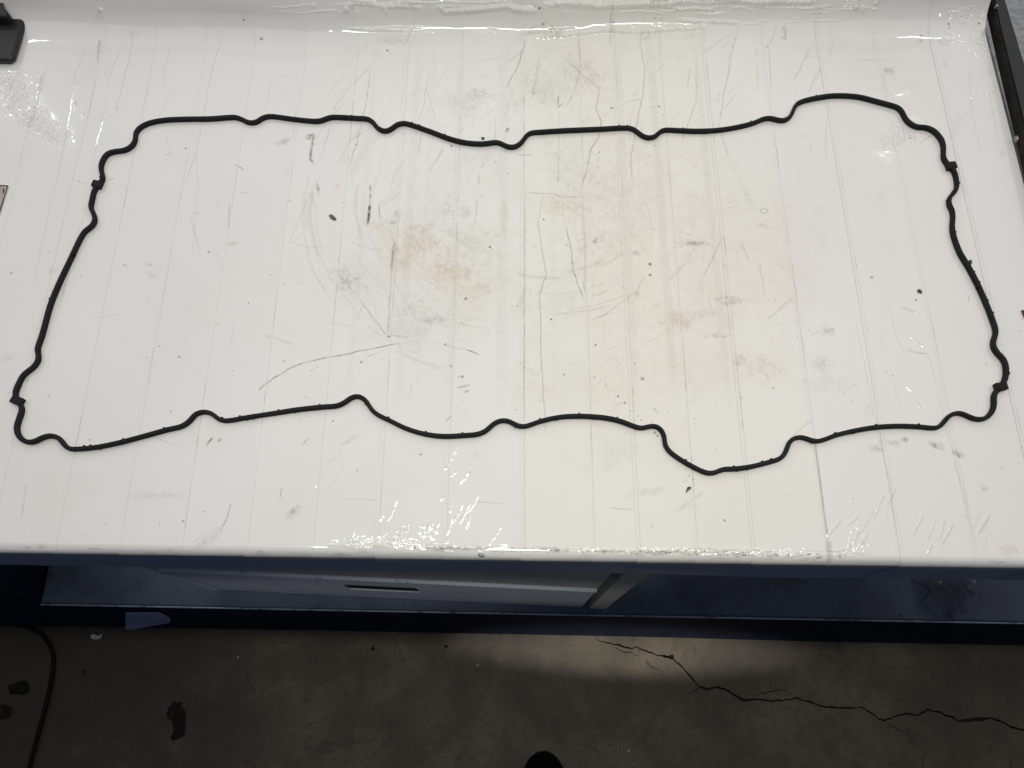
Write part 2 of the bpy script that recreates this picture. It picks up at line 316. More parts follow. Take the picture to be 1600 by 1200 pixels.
# specks
for x, y, r, a in [(754,217,3,.9),(705,229,2.5,.8),(793,203,4,.75),(791,206,3,.6),(774,254,1.8,.9),(758,248,1.2,.7),(793,272,1.5,.9),(556,227,1.8,.8),(605,79,2.6,.85),(609,84,1.5,.6),(410,59,3.6,.8),(428,61,1.2,.7),(446,120,1.3,.8),(389,30,2.2,.8),
        (290,233,1.7,.95),(1029,168,3,.7),(1020,168,1.8,.5),(1068,127,1.2,.9),(1197,75,1.8,.8),(936,239,1.8,.9),(1022,229,1.6,.8),(1036,181,1.6,.7),(955,170,2.4,.8),(1018,28,1.5,.8),(1028,29,1.5,.7),(1000,35,1.3,.8),(841,14,3,.95),(847,37,4,.6),(835,12,2,.7),
        (1438,55,1.8,.95),(1476,36,2.4,.8),(1479,42,2.0,.7),(1523,35,2.2,.9),(1361,95,1.2,.8),(1271,20,1.5,.8),(1295,55,1.2,.7),(1418,133,1,.7),(1448,147,1,.7),(1422,217,2,.7),(849,344,2,.95),(885,384,1.4,.7),(1015,414,3.2,.9),(1015,431,2.6,.85),
        (861,500,2,.95),(930,540,1.8,.9),(880,586,2,.8),(928,590,1.6,.8),(819,575,1.3,.9),(1050,575,1.2,.9),(991,569,1.8,.7),(1003,593,2.2,.7),(1140,326,1.2,.9),(1085,382,1.5,.8),(1436,455,4.6,.85),(1430,470,2,.8),(1361,435,2.8,.7),(1516,410,3,.7),(1594,518,1.2,.9),
        (1383,583,1.2,.8),(1394,588,1.5,.6),(1541,570,1.5,.6),(1210,470,1,.7),(765,387,2.8,.9),(769,391,1.6,.6),(727,468,2.6,.85),(721,506,1.5,.8),(807,479,1.6,.7),(704,573,2,.6),(722,590,2,.8),(607,527,2.2,.8),(695,539,2.4,.8),(423,431,1.3,.9),(444,445,1.2,.8),
        (444,566,1.5,.9),(487,580,1.4,.7),(564,567,2,.7),(518,580,1,.7),(447,585,1,.7),(535,318,1.3,.8),(700,329,1.2,.8),(708,343,1.4,.9),(753,307,1.3,.9),(453,316,1.6,.8),(326,395,2.6,.6),(340,400,1.2,.7),(388,475,1.8,.6),(280,559,2.2,.6),(249,542,1.3,.95),
        (231,472,1,.9),(340,508,1.8,.5),(229,559,1,.9),(364,580,1.4,.7),(127,433,1.6,.6),(77,395,1.4,.6),(132,329,1.2,.95),(18,428,2.4,.6),(43,595,1.2,.8),(123,285,1.5,.95),(76,619,1.3,.8),(267,644,1.3,.8),(301,614,1,.8),(140,688,1.4,.7),(657,711,1.7,.95),(520,659,1.8,.7),
        (470,657,1.2,.6),(558,736,1.7,.5),(697,731,1.3,.9),(805,641,1.6,.6),(478,622,1.2,.6),(1131,814,2.6,.6),(1082,750,1.2,.8),(1076,745,1,.7),(965,620,1.8,.8),(975,630,2,.75),(984,643,1.2,.8),(996,651,1.5,.7),(1001,657,1.3,.7),(1022,677,2.6,.6),(1026,682,2,.7),
        (1084,655,1.1,.8),(1158,623,1.5,.6),(1207,607,1.5,.7),(1331,629,1.5,.6),(1332,780,1.2,.6),(1596,700,1.2,.7),(1591,724,1,.7),(1564,732,1.3,.6),(286,815,1.8,.8),(250,820,1.5,.5),(134,838,1.3,.6),(165,820,1.5,.5),(319,800,1.4,.7),(1202,868,7,.45),(1212,868,2,.7)]:
    speck(x, y, r, a)
for k in range(420):
    x, y = random.uniform(10, 1590), random.uniform(50, 850)
    if random.random() < .5: x, y = random.gauss(900, 260), random.gauss(420, 180)
    speck(x, y, random.uniform(.5, 1.1), random.uniform(.25, .8))
for k in range(90):                           # oil spatter near the right
    speck(random.gauss(1225, 24), random.gauss(370, 32), random.uniform(.4, .9), random.uniform(.3, .6))
for x, y, rx, ry in [(1193, 331, 6, 3.6), (1003, 593, 2.4, 2.2)]:      # rings left by drops
    stroke(dark, [(x + rx * math.cos(t * .63), y + ry * math.sin(t * .63)) for t in range(11)], 1.4, .5, .7, .5, .1, False)
# black grime along the front edge
for k in range(360):
    x = random.gauss(1000, 190)
    if not 640 < x < 1320: continue
    y = 857 + (x - 700) * .0205 + random.gauss(0, 1.6)
    l = random.uniform(1, 9); stroke(dark, [(x, y), (x + l, y + random.uniform(-1, 1))], random.uniform(.7, 2.0), random.uniform(.3, .85), .7, 1, .2)
blot(warm, 590, 855, 60, 5, .5, 0, .9); blot(grey, 760, 859, 90, 3, .3, 0, .9)
for k in range(30):
    x = random.uniform(0, 1600); blot(grey, x, 860 + x * .015 + random.uniform(-6, 3), random.uniform(4, 14), 2.2, random.uniform(.1, .35), 0, 1)

# film wrinkles: height in metres
def ridge(pts, w, h): stroke(hgt, pts, w, h, max(.9, w * .45), .25, .5, True, 'add')
for pts, a in HAIR[:28]: ridge([(x + 2, y) for x, y in pts], 2.5, .00022 * (a + .3))
for k in range(38):                           # diagonal creases pulled towards the front edge
    x = random.choice([random.gauss(560, 40), random.gauss(620, 50), random.gauss(700, 18), random.gauss(708, 18), random.gauss(1345, 26), random.gauss(1460, 34)])
    y = 866 - abs(random.gauss(0, 40)) if x < 680 or x > 1250 else random.uniform(690, 866)
    l = random.uniform(10, 50); an = random.gauss(2.15, .17); c_, s_ = math.cos(an), math.sin(an)
    ridge([(x, y), (x - l * .5 * c_, y - l * .55 * s_), (x - l * .85 * c_, y - l * s_)], random.uniform(2.2, 4.6), random.uniform(.0004, .0010))
for k in range(44):                           # small ruffles right at the edge
    x = random.choice([random.uniform(510, 760), random.uniform(780, 1320)]); y = 855 + (x - 700) * .021 + random.gauss(0, 4); l = random.uniform(8, 46)
    ridge([(x, y), (x + l, y + random.uniform(-5, 3))], random.uniform(2, 4.5), random.uniform(.0003, .0008))
for pts, w in [([(543,22),(558,10),(565,3),(585,5),(600,13)],5), ([(602,8),(612,20)],5), ([(605,11),(640,10),(665,12)],4), ([(685,8),(700,18),(720,17),(755,14),(795,11),(802,15),(840,18)],5), ([(843,13),(868,8),(900,9),(930,11),(960,9),(1000,8),(1040,7),(1062,1)],5),
               ([(1100,0),(1140,2),(1170,5),(1210,3)],5), ([(1318,-2),(1325,11),(1340,18)],5), ([(1355,-3),(1352,8)],4), ([(640,4),(660,3)],4), ([(1190,2),(1230,5),(1260,3)],4), ([(1000,3),(1040,-2)],4), ([(165,24),(173,16),(176,12)],4), ([(1540,30),(1526,58)],6), ([(500,12),(505,8)],4)]:
    ridge(pts, w * 1.7, .0042)
for pts, w in [([(830,58),(890,52),(940,45),(1000,48),(1040,44),(1100,41)],5), ([(1100,32),(1150,34)],4), ([(560,44),(640,46)],3), ([(1108,28),(1115,38)],4), ([(1060,30),(1090,33)],4)]:
    ridge(pts, w * 1.3, .0014)
for pts in [[(402,478),(405,481),(415,484)],[(1405,481),(1432,490),(1433,497)],[(1412,546),(1430,552),(1448,554)],[(1418,525),(1445,545)],[(1385,465),(1397,478)],[(1413,603),(1425,614)],[(1430,625),(1440,648)],[(124,475),(125,482)],[(124,497),(126,506)]]:
    ridge(pts, 2.4, .0007)
for k in range(34):                           # creases on the upturned back
    x = random.uniform(420, 1330); y = random.uniform(2, 20); l = random.uniform(20, 90)
    ridge([(x, y), (x + l * .4, y + random.uniform(-4, 4)), (x + l, y + random.uniform(-3, 3))], random.uniform(2, 4), random.uniform(.0006, .0018))
for k in range(26):
    x = random.uniform(500, 1300); y = 44 + random.uniform(-6, 4) - max(0, x - 900) * .035; l = random.uniform(8, 50)
    ridge([(x, y), (x + l, y + random.uniform(-2, 2))], 2.2, .0005)
def crinkle(x, y, rx, ry, h, ang=0.0):
    p = tp([(x, y)])[0]; k = 1.0e-3 / TS; rx *= k; ry *= k * 1.2; r = max(rx, ry) * 1.3
    x0, x1 = int(max(0, p[0] - r)), int(min(NX, p[0] + r)); y0, y1 = int(max(0, p[1] - r)), int(min(NY, p[1] + r))
    yy, xx = np.mgrid[y0:y1, x0:x1].astype(np.float32); xx -= p[0]; yy -= p[1]
    c, s = math.cos(ang), math.sin(ang); u = (xx * c + yy * s) / rx; v = (-xx * s + yy * c) / ry
    w = np.clip(1.2 - np.hypot(u, v), 0, 1)
    hgt[y0:y1, x0:x1] += h * w * CR[y0:y1, x0:x1]
CR = np.abs(noise(5, 21) - .5) + .6 * np.abs(noise(9, 22) - .5) + .3 * noise(3, 23)
for a in [(16,132,30,22,.0030),(30,160,22,26,.0032),(50,188,22,18,.0036),(80,210,40,14,.0030,-.6),(1416,206,26,14,.0034),(1395,222,36,12,.0034),(1475,105,5,7,.0024),(1425,140,30,4,.0012,.35),(1520,120,26,6,.0012,.3),(1530,150,20,8,.001,.3),(1540,205,20,8,.001,.4),
          (185,168,4,8,.004),(120,165,3,8,.003),(132,178,3,8,.003),(65,130,3,14,.003),(600,844,60,10,.0007),(655,852,50,8,.0009),(670,825,14,10,.0010),(560,847,20,8,.0007),(1100,858,120,4,.0016),(960,860,60,4,.0014),(1230,868,60,4,.0016),(1340,850,14,16,.0016),(1500,40,40,30,.0012),(1530,70,20,30,.0014),
          (560,15,30,10,.003),(720,12,50,8,.003),(890,8,60,6,.003),(1100,3,60,5,.003),(1320,8,24,10,.003),(170,18,14,12,.003),(1490,20,40,14,.002),(1540,60,12,40,.0022)]:
    crinkle(*a)
bk = np.array([yr(TX0 + k * TS) for k in range(0, NX, 8)], np.float32).repeat(8)[:NX]
dd = (np.arange(NY, dtype=np.float32) * TS + TY0)[:, None] - (bk - .02)[None, :]
hgt += (.0016 * (noise((90, 50), 35) - .5) + .0006 * (noise((26, 22), 36) - .5)) * np.clip(1 - np.abs(dd) / .06, 0, 1); del dd
hgt += .00045 * (noise(34, 34) - .5) * np.clip(1 - np.abs(np.arange(NY, dtype=np.float32) * TS + TY0) / .045, 0, 1)[:, None]
hgt += .00022 * (noise((60, 300), 31) - .5) + .00010 * (noise((25, 160), 32) - .5) + .00005 * (noise(14, 33) - .5)

def image(name, chans, isfloat=False):
    im = bpy.data.images.new(name, NX, NY, alpha=False, float_buffer=isfloat); im.colorspace_settings.name = 'Non-Color'
    px = np.ones((NY, NX, 4), np.float32)
    for i, c in enumerate(chans): px[..., i] = c
    im.pixels.foreach_set(px.ravel()); im.update(); im.pack(); return im
im_d = image('film_dirt', [np.clip(dark, 0, 1), np.clip(warm, 0, 1), np.clip(grey, 0, 1)])
hn = np.clip(hgt / .012 + .2, 0, 1)
im_h = image('film_wrinkles', [hn, hn, hn], True)

def film_material():
    m = bpy.data.materials.new('clear film over white laminate'); m.use_nodes = True; nt = m.node_tree; N = nt.nodes; b = N['Principled BSDF']
    uv = N.new('ShaderNodeUVMap'); uv.uv_map = 'film'
    td = N.new('ShaderNodeTexImage'); td.image = im_d; td.extension = 'EXTEND'; nt.links.new(uv.outputs[0], td.inputs[0])
    th = N.new('ShaderNodeTexImage'); th.image = im_h; th.extension = 'EXTEND'; th.interpolation = 'Cubic'; nt.links.new(uv.outputs[0], th.inputs[0])
    oi = N.new('ShaderNodeObjectInfo'); tc = N.new('ShaderNodeTexCoord')
    sep = N.new('ShaderNodeSeparateColor'); nt.links.new(td.outputs[0], sep.inputs[0])
    n = N.new('ShaderNodeTexNoise'); n.inputs['Scale'].default_value = 5; n.inputs['Detail'].default_value = 8; nt.links.new(tc.outputs['Object'], n.inputs['Vector'])
    mr = N.new('ShaderNodeMapRange'); mr.inputs[1].default_value = .35; mr.inputs[2].default_value = .75; mr.inputs[4].default_value = .16; nt.links.new(n.outputs['Fac'], mr.inputs[0])
    def mix(fac, a, col, blend='MIX'):
        x = N.new('ShaderNodeMix'); x.data_type = 'RGBA'; x.blend_type = blend
        nt.links.new(fac, x.inputs[0]); nt.links.new(a, x.inputs[6]); x.inputs[7].default_value = (*col, 1); return x.outputs[2]
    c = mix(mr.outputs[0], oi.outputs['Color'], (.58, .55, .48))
    pos = N.new('ShaderNodeSeparateXYZ'); nt.links.new(tc.outputs['Object'], pos.inputs[0])
    edge = N.new('ShaderNodeMapRange'); edge.inputs[1].default_value = TOP - .004; edge.inputs[2].default_value = TOP - .034; edge.interpolation_type = 'SMOOTHSTEP'; nt.links.new(pos.outputs[2], edge.inputs[0])
    c = mix(edge.outputs[0], c, (.42, .48, .60))          # below the edge the film colour turns blue-grey
    c = mix(sep.outputs[1], c, (.60, .50, .375))
    c = mix(sep.outputs[2], c, (.30, .29, .26))
    c = mix(sep.outputs[0], c, (.025, .024, .022))
    nt.links.new(c, b.inputs['Base Color'])
    b.inputs['Roughness'].default_value = .5; b.inputs['Specular IOR Level'].default_value = .1
    cw = N.new('ShaderNodeMapRange'); cw.inputs[3].default_value = 1.0; cw.inputs[4].default_value = .12; nt.links.new(edge.outputs[0], cw.inputs[0]); nt.links.new(cw.outputs[0], b.inputs['Coat Weight'])
    b.inputs['Coat Roughness'].default_value = .055; b.inputs['Coat IOR'].default_value = 1.65
    bp = N.new('ShaderNodeBump'); bp.inputs['Strength'].default_value = 1.0; bp.inputs['Distance'].default_value = .012
    nt.links.new(th.outputs[0], bp.inputs['Height']); nt.links.new(bp.outputs[0], b.inputs['Coat Normal'])
    b2 = N.new('ShaderNodeBump'); b2.inputs['Strength'].default_value = .35; b2.inputs['Distance'].default_value = .012
    nt.links.new(th.outputs[0], b2.inputs['Height']); nt.links.new(b2.outputs[0], b.inputs['Normal'])
    return m
FILM = film_material()

# ------------------------------------------------------------------ floor with its open crack
CR_PX = [(925,990),(938,1002),(955,1005),(973,1010),(985,1013),(996,1011),(1010,1017),(1022,1022),(1040,1026),(1051,1026),(1056,1034),(1070,1047),(1082,1061),(1094,1074),(1106,1077),(1121,1074),(1133,1077),(1146,1086),(1161,1094),(1185,1093),(1207,1096),(1228,1093),(1246,1091),(1270,1098),(1290,1105),(1318,1106),(1344,1105),(1352,1108),(1372,1123),(1383,1126),(1396,1120),(1415,1115),(1436,1117),(1449,1109),(1466,1112),(1482,1119),(1500,1127),(1512,1126),(1530,1124),(1550,1122),(1566,1128),(1582,1137),(1596,1140),(1625,1146),(1680,1150)]
CR_W = [1,1.5,2,3,3,2,2.5,3,5,7,3.5,3,4,3.5,5,4,3,4.5,5,3,3,2.5,3,3,3,3,3,2.5,3,5,3,4,3.5,4,3,3.5,4,8,7,3,3.5,4,4,3,2]
rc = random.Random(3)
cp, cw = [], []
for i in range(len(CR_PX) - 1):
    for k in range(3):
        t = k / 3; j = 1.3 if k else 0
        cp.append((CR_PX[i][0] + (CR_PX[i+1][0] - CR_PX[i][0]) * t + rc.uniform(-j, j), CR_PX[i][1] + (CR_PX[i+1][1] - CR_PX[i][1]) * t + rc.uniform(-j, j)))
        cw.append((CR_W[i] + (CR_W[i+1] - CR_W[i]) * t) * rc.uniform(.6, 1.3))
cp.append(CR_PX[-1]); cw.append(1)
up, lo = [], []
for (x, y), w in zip(cp, cw):
    c = P(x, y, 0); h = w * .5 * .00148 * .72
    up.append(Vector((c.x + h * .3, c.y + h, 0))); lo.append(Vector((c.x - h * .3, c.y - h, 0)))
fv = []; ff = []
X0, X1, Y0, Y1 = -4.0, 4.0, -3.0, 3.5
n = len(up); s0 = P(925, 990, 0)
fv = [Vector((X0, s0.y, 0)), s0] + up + [Vector((X1, up[-1].y - .05, 0))]
a0 = len(fv); fv += lo; fv += [Vector((X0, Y1, 0)), Vector((X1, Y1, 0)), Vector((X0, Y0, 0)), Vector((X1, Y0, 0))]
upi = list(range(2, 2 + n)); loi = list(range(a0, a0 + n)); q = a0 + n; end = 2 + n
def strip_to(row, ty, flip):
    """quads from the crack lip out to y = ty"""
    base = len(fv)
    for i in row: fv.append(Vector((fv[i].x, ty, 0)))
    for k in range(len(row) - 1):
        f = (row[k], row[k+1], base + k + 1, base + k); ff.append(f[::-1] if flip else f)
strip_to([0, 1] + upi + [end], Y1, False); strip_to([0, 1] + loi + [end], Y0, True)
for row, s in ((upi, 0), (loi, 1)):           # walls of the crack
    base = len(fv)
    for i in row: fv.append(fv[i] + Vector((0, 0, -.02)))
    for k in range(n - 1):
        f = (row[k], base + k, base + k + 1, row[k+1]); ff.append(f if not s else f[::-1])
def floor_material():
    m = bpy.data.materials.new('stained concrete'); m.use_nodes = True; nt = m.node_tree; N = nt.nodes; b = N['Principled BSDF']
    tc = N.new('ShaderNodeTexCoord'); b.inputs['Roughness'].default_value = .6; b.inputs['Specular IOR Level'].default_value = .3
    def nz(scale, detail, lo, hi, sx=1, sy=1, dist=0):
        mp = N.new('ShaderNodeMapping'); mp.inputs['Scale'].default_value = (sx, sy, 1); nt.links.new(tc.outputs['Object'], mp.inputs[0])
        n = N.new('ShaderNodeTexNoise'); n.inputs['Scale'].default_value = scale; n.inputs['Detail'].default_value = detail; n.inputs['Roughness'].default_value = .68; n.inputs['Distortion'].default_value = dist
        nt.links.new(mp.outputs[0], n.inputs['Vector']); r = N.new('ShaderNodeMapRange'); r.inputs[1].default_value = lo; r.inputs[2].default_value = hi; nt.links.new(n.outputs['Fac'], r.inputs[0]); return r.outputs[0]
    def mix(fac, a, col):
        x = N.new('ShaderNodeMix'); x.data_type = 'RGBA'; nt.links.new(fac, x.inputs[0])
        if isinstance(a, tuple): x.inputs[6].default_value = (*a, 1)
        else: nt.links.new(a, x.inputs[6])
        x.inputs[7].default_value = (*col, 1); return x.outputs[2]
    c = mix(nz(3, 9, .38, .62), (.152, .124, .086), (.064, .053, .038))
    c = mix(nz(11, 10, .44, .78), c, (.045, .038, .029))
    c = mix(nz(60, 6, .54, .80), c, (.032, .028, .023))
    c = mix(nz(330, 5, .42, .70), c, (.042, .035, .026))
    c = mix(nz(170, 4, .60, .70), c, (.02, .019, .017))
    c = mix(nz(9, 7, .62, .70, 1, 1, 1.0), c, (.03, .028, .025))
    c = mix(nz(26, 5, .64, .70, 3, .3), c, (.035, .032, .028))
    c = mix(nz(240, 3, .72, .78), c, (.40, .38, .34))
    # left floor by the cable painted darker, cancelling light spilling past the bench
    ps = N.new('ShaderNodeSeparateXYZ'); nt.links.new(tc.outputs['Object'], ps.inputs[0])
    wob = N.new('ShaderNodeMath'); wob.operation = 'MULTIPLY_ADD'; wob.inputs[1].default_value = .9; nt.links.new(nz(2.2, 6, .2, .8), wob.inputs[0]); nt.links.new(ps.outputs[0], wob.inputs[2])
    left_shade = N.new('ShaderNodeMapRange'); left_shade.inputs[1].default_value = .10; left_shade.inputs[2].default_value = -.45; left_shade.inputs[4].default_value = .8; nt.links.new(wob.outputs[0], left_shade.inputs[0])
    c = mix(left_shade.outputs[0], c, (.022, .0205, .018))
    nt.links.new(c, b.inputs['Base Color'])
    bp = N.new('ShaderNodeBump'); bp.inputs['Strength'].default_value = .5; bp.inputs['Distance'].default_value = .003
    nn = nz(120, 8, 0, 1); nt.links.new(nn, bp.inputs['Height']); nt.links.new(bp.outputs[0], b.inputs['Normal'])
    return m
FLOOR = floor_material()
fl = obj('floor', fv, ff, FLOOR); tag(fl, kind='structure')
ss = obj('subsoil', [(X0, Y0, -.021), (X1, Y0, -.021), (X1, Y1, -.021), (X0, Y1, -.021)], [(0, 1, 2, 3)], M['hole']); tag(ss, kind='structure')
def flat_patch(name, px, py, rx, ry, m, z, seed, n=26, parent=None):
    """thin irregular disc"""
    r = random.Random(seed); c = P(px, py, z); vs = []; k = (CAM.z - z) / FPX
    rad = [1 + r.uniform(-.35, .35) for _ in range(n)]; rad = [(rad[i-1] + rad[i] * 2 + rad[(i+1) % n]) / 4 for i in range(n)]
    for i in range(n): vs.append((c.x + rx * k * rad[i] * math.cos(i * 2 * math.pi / n), c.y + ry * k * rad[i] * math.sin(i * 2 * math.pi / n), z))
    return obj(name, vs, [tuple(range(n))], m, parent)
OIL = mat('dried oil stain', (0.008, 0.0075, 0.007), .7, noise=[(60, (0.02, 0.018, 0.016), .5, .62)], spec=.08)
BRANCH = mat('open hairline crack', (.004, .004, .004), .9, spec=0)
for pts in ([(958,1011),(968,1016),(976,1020),(985,1019),(991,1023),(999,1025)], [(1168,1088),(1190,1084),(1213,1078.5),(1226,1078.5),(1236,1085),(1247,1091)], [(1377,1125),(1390,1132),(1402,1139),(1420,1147)], [(1094,1074),(1086,1080),(1072,1088)], [(1040,1026),(1046,1029),(1054,1031)]):
    w_ = wig(pts, .8, 5); L_, R_ = [], []
    for k, (x, y) in enumerate(w_):
        c = P(x, y, .0006); h = .0009 * (1 - abs(2 * k / (len(w_) - 1) - 1) * .7); L_.append((c.x, c.y + h, .0006)); R_.append((c.x, c.y - h, .0006))
    n_ = len(w_); obj('crack_branch', L_ + R_, [(k, k + n_, k + 1 + n_, k + 1) for k in range(n_ - 1)], BRANCH, fl)
for j, (x, y, rx, ry) in enumerate([(274,1112,12,14),(280,1133,10,20),(272,1150,5,6),(30,1075,16,10),(8,1112,9,12),(583,1013,2.2,3.4),(697,1010,2.6,2),(130,1050,2,4)]):
    o = flat_patch('oil_stain', x, y, rx, ry, OIL, .0012 + .0004 * j, 40 + j, parent=fl)

# ------------------------------------------------------------------ the workbench
bench = empty('workbench', (0, .4, 0), 'long white workbench wrapped in clear plastic film, with a dark blue shelf below', 'workbench')
def yf(x):                                   # front edge of the top
    a, b = P(0, 861), P(1600, 885); return a.y + (b.y - a.y) * (x - a.x) / (b.x - a.x)
RF, RC, SK, WALL = .010, .055, .115, .12
def profile(x, lift):
    """(y, z, v) from the bottom of the skirt, over the edge and along the top, up the back"""
    F, B = yf(x), yr(x) + .012; out = []
    for i in range(9):
        t = i / 8; z = TOP - SK + (SK - RF) * t; out.append((F - lift, z, F - RF*.57 - (TOP - RF - z)))
    for i in range(1, 9):
        a = i / 8 * math.pi / 2; out.append((F + RF - (RF + lift) * math.cos(a), TOP - RF + (RF + lift) * math.sin(a), F - RF * .57 + RF * a))
    y0, y1 = F + RF, B - RC; nseg = 90
    for i in range(1, nseg): out.append((y0 + (y1 - y0) * i / nseg, TOP + lift, y0 + (y1 - y0) * i / nseg))
    for i in range(0, 11):
        a = i / 10 * R(60); out.append((y1 + (RC - lift) * math.sin(a), TOP + RC - (RC - lift) * math.cos(a), y1 + RC * a))
    yl, zl, vl = out[-1]; dy, dz = math.cos(R(60)), math.sin(R(60))
    for i in range(1, 13):
        s = WALL * i / 12; out.append((yl + dy * s, zl + dz * s, vl + s))
    return out
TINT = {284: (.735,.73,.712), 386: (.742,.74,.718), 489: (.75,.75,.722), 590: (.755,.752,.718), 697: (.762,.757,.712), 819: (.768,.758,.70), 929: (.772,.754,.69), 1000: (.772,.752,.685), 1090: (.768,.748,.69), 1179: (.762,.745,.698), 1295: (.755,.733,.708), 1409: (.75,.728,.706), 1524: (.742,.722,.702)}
rw = random.Random(5)
wx = [rw.uniform(0, 6.28) for _ in range(12)]
def lump(x, y): return .00035 * (math.sin(9 * x + 3 * y + wx[0]) + math.sin(21 * x - 5 * y + wx[1]) * .6 + math.sin(37 * x + 8 * y + wx[2]) * .4)
for i in range(len(SEAM) - 1):
    x0f, x1f = SEAM[i] - 5, SEAM[i + 1] + 1
    vs, fs, uvs = [], [], []; K = 8; rows = None
    for k in range(K + 1):
        t = k / K; xf = x0f + (x1f - x0f) * t
        pf = P(xf, 856); pr = P(along(xf, 856, 60), 60)
        slope = (pr.x - pf.x) / (pr.y - pf.y)
        # the left edge of each strip lies on its neighbour, the right one under the next
        lift = .0007 + .0005 * (1 - t) + (.0002 if i % 2 else 0)
        pr_ = profile(pf.x, lift); rows = len(pr_)
        for (y, z, v) in pr_:
            x = pf.x + slope * (y - pf.y); zz = z + (lump(x, y) if z > TOP - .002 else 0)
            bow = .0030 * math.sin(7 * x + 1.3) * math.sin(11 * x) if z > TOP + .03 else 0
            if z < TOP - .02: bow = .0010 * math.sin(13 * x + 40 * z) * math.sin(5 * x)
            vs.append((x, y + bow, zz)); uvs.append(((x - TX0) / (TX1 - TX0), (v - TY0) / (TY1 - TY0)))
    for k in range(K):
        for j in range(rows - 1):
            a = k * rows + j; fs.append((a, a + rows, a + rows + 1, a + 1))
    o = obj('film_strip', vs, fs, FILM, bench, True)
    ul = o.data.uv_layers.new(name='film')
    for lp in o.data.loops: ul.data[lp.index].uv = uvs[lp.vertex_index]
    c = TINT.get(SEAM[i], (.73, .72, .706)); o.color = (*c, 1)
# the slab, the back board and the frame under the film
xl, xr = P(-330, 856).x - .03, P(1700, 856).x
bm = bmesh.new()
prism(bm, [(xl, yf(xl) + .004, TOP - .04), (xr, yf(xr) + .004, TOP - .04), (xr, .80, TOP - .04), (xl, .80, TOP - .04)],
          [(xl, yf(xl) + .004, TOP - .0035), (xr, yf(xr) + .004, TOP - .0035), (xr, .80, TOP - .0035), (xl, .80, TOP - .0035)], .003)
bmobj('top_board', bm, M['board'], bench)
bm = bmesh.new(); bx(bm, (xl, yf(0) + .012, TOP - .112), (xr, yf(0) + .045, TOP - .041)); bmobj('front_rail', bm, M['blue'], bench)
# lower shelf
SH = .13
sL, sR = P(63, 943, SH), P(1640, 973.5, SH)
def ys(x): return sL.y + (sR.y - sL.y) * (x - sL.x) / (sR.x - sL.x)
bm = bmesh.new(); XR = sR.x + .3
prism(bm, [(sL.x, sL.y, SH - .075), (XR, ys(XR), SH - .075), (XR, .75, SH - .075), (sL.x, .75, SH - .075)],
          [(sL.x, sL.y, SH), (XR, ys(XR), SH), (XR, .75, SH), (sL.x, .75, SH)], .004, 3)
shelf = bmobj('lower_shelf', bm, M['blue'], bench)
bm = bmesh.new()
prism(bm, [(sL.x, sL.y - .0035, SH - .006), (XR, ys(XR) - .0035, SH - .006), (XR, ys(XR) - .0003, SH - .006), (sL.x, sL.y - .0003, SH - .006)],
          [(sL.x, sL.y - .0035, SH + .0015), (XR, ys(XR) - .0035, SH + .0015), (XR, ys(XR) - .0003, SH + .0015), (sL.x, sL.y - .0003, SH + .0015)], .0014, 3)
bmobj('worn_edge', bm, M['worn'], shelf)  # thin strip added as a painted highlight along the shelf edge
KR = [(60, 977), (200, 980), (500, 985), (800, 991), (1000, 995), (1300, 1003), (1640, 1009)]
kb = [P(x, y, .001) for x, y in KR]; kb = [Vector((sL.x - .6, kb[0].y, .001))] + kb[1:] + [Vector((XR, kb[-1].y - .003, .001))]
kt = [Vector((v.x, ys(v.x) - .0008, SH - .012)) for v in kb]; kv = kb + kt + [v + Vector((0, .06, 0)) for v in kt] + [v + Vector((0, .10, 0)) for v in kb]; nk = len(kb)
kf = [(r * nk + i, r * nk + i + 1, (r + 1) * nk + i + 1, (r + 1) * nk + i) for r in range(3) for i in range(nk - 1)]
for e in (0, nk - 1): kf.append(tuple(e + r * nk for r in range(4)))
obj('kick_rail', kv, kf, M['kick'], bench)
for xx in (sL.x - .075,):
    bm = bmesh.new(); bx(bm, (xx - .40, ys(xx) + .015, 0), (xx + .07, ys(xx) + .32, TOP - .113), .004)
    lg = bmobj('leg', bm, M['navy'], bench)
    for k in range(9):
        for s in (-1, 1):
            c = Vector((xx + s * .034, ys(xx) + .0145, .12 + k * .075)); vs = []
            for t in range(14): vs.append((c.x + .011 * math.cos(t * math.pi / 7), c.y, c.z + .011 * math.sin(t * math.pi / 7)))
            obj('bolt_hole', vs, [tuple(range(14))], M['hole'], lg)
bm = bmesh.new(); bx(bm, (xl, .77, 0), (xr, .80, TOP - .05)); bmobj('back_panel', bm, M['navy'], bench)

# ------------------------------------------------------------------ drawer cabinet standing on the shelf
cL, cR = P(352, 922, SH), P(908, 949, SH); cE = P(938, 952, SH)
ux = (cR - cL).normalized(); un = Vector((-ux.y, ux.x, 0))   # along the face, and into the cabinet
cab = empty('drawer_cabinet', (cL + cR) / 2 + un * .2, 'grey steel drawer cabinet with a long black slot handle standing on the blue shelf', 'cabinet')
Wd = (cR - cL).length; HT = TOP - .13 - SH
def face_pt(s, d, h): return cL + ux * s + un * d + Vector((0, 0, h))
def block(bm, s0, s1, d0, d1, h0, h1, bev=.002):
    prism(bm, [face_pt(s0, d0, h0), face_pt(s1, d0, h0), face_pt(s1, d1, h0), face_pt(s0, d1, h0)],
              [face_pt(s0, d0, h1), face_pt(s1, d0, h1), face_pt(s1, d1, h1), face_pt(s0, d1, h1)], bev)
bm = bmesh.new(); block(bm, -.004, Wd + .052, .03, .5, .001, HT); bmobj('carcass', bm, M['olive'], cab)
E = (cE - cR).length
bm = bmesh.new(); block(bm, Wd + .016, Wd + .05, -.002, .028, .002, HT); bmobj('stile', bm, M['olive'], cab)
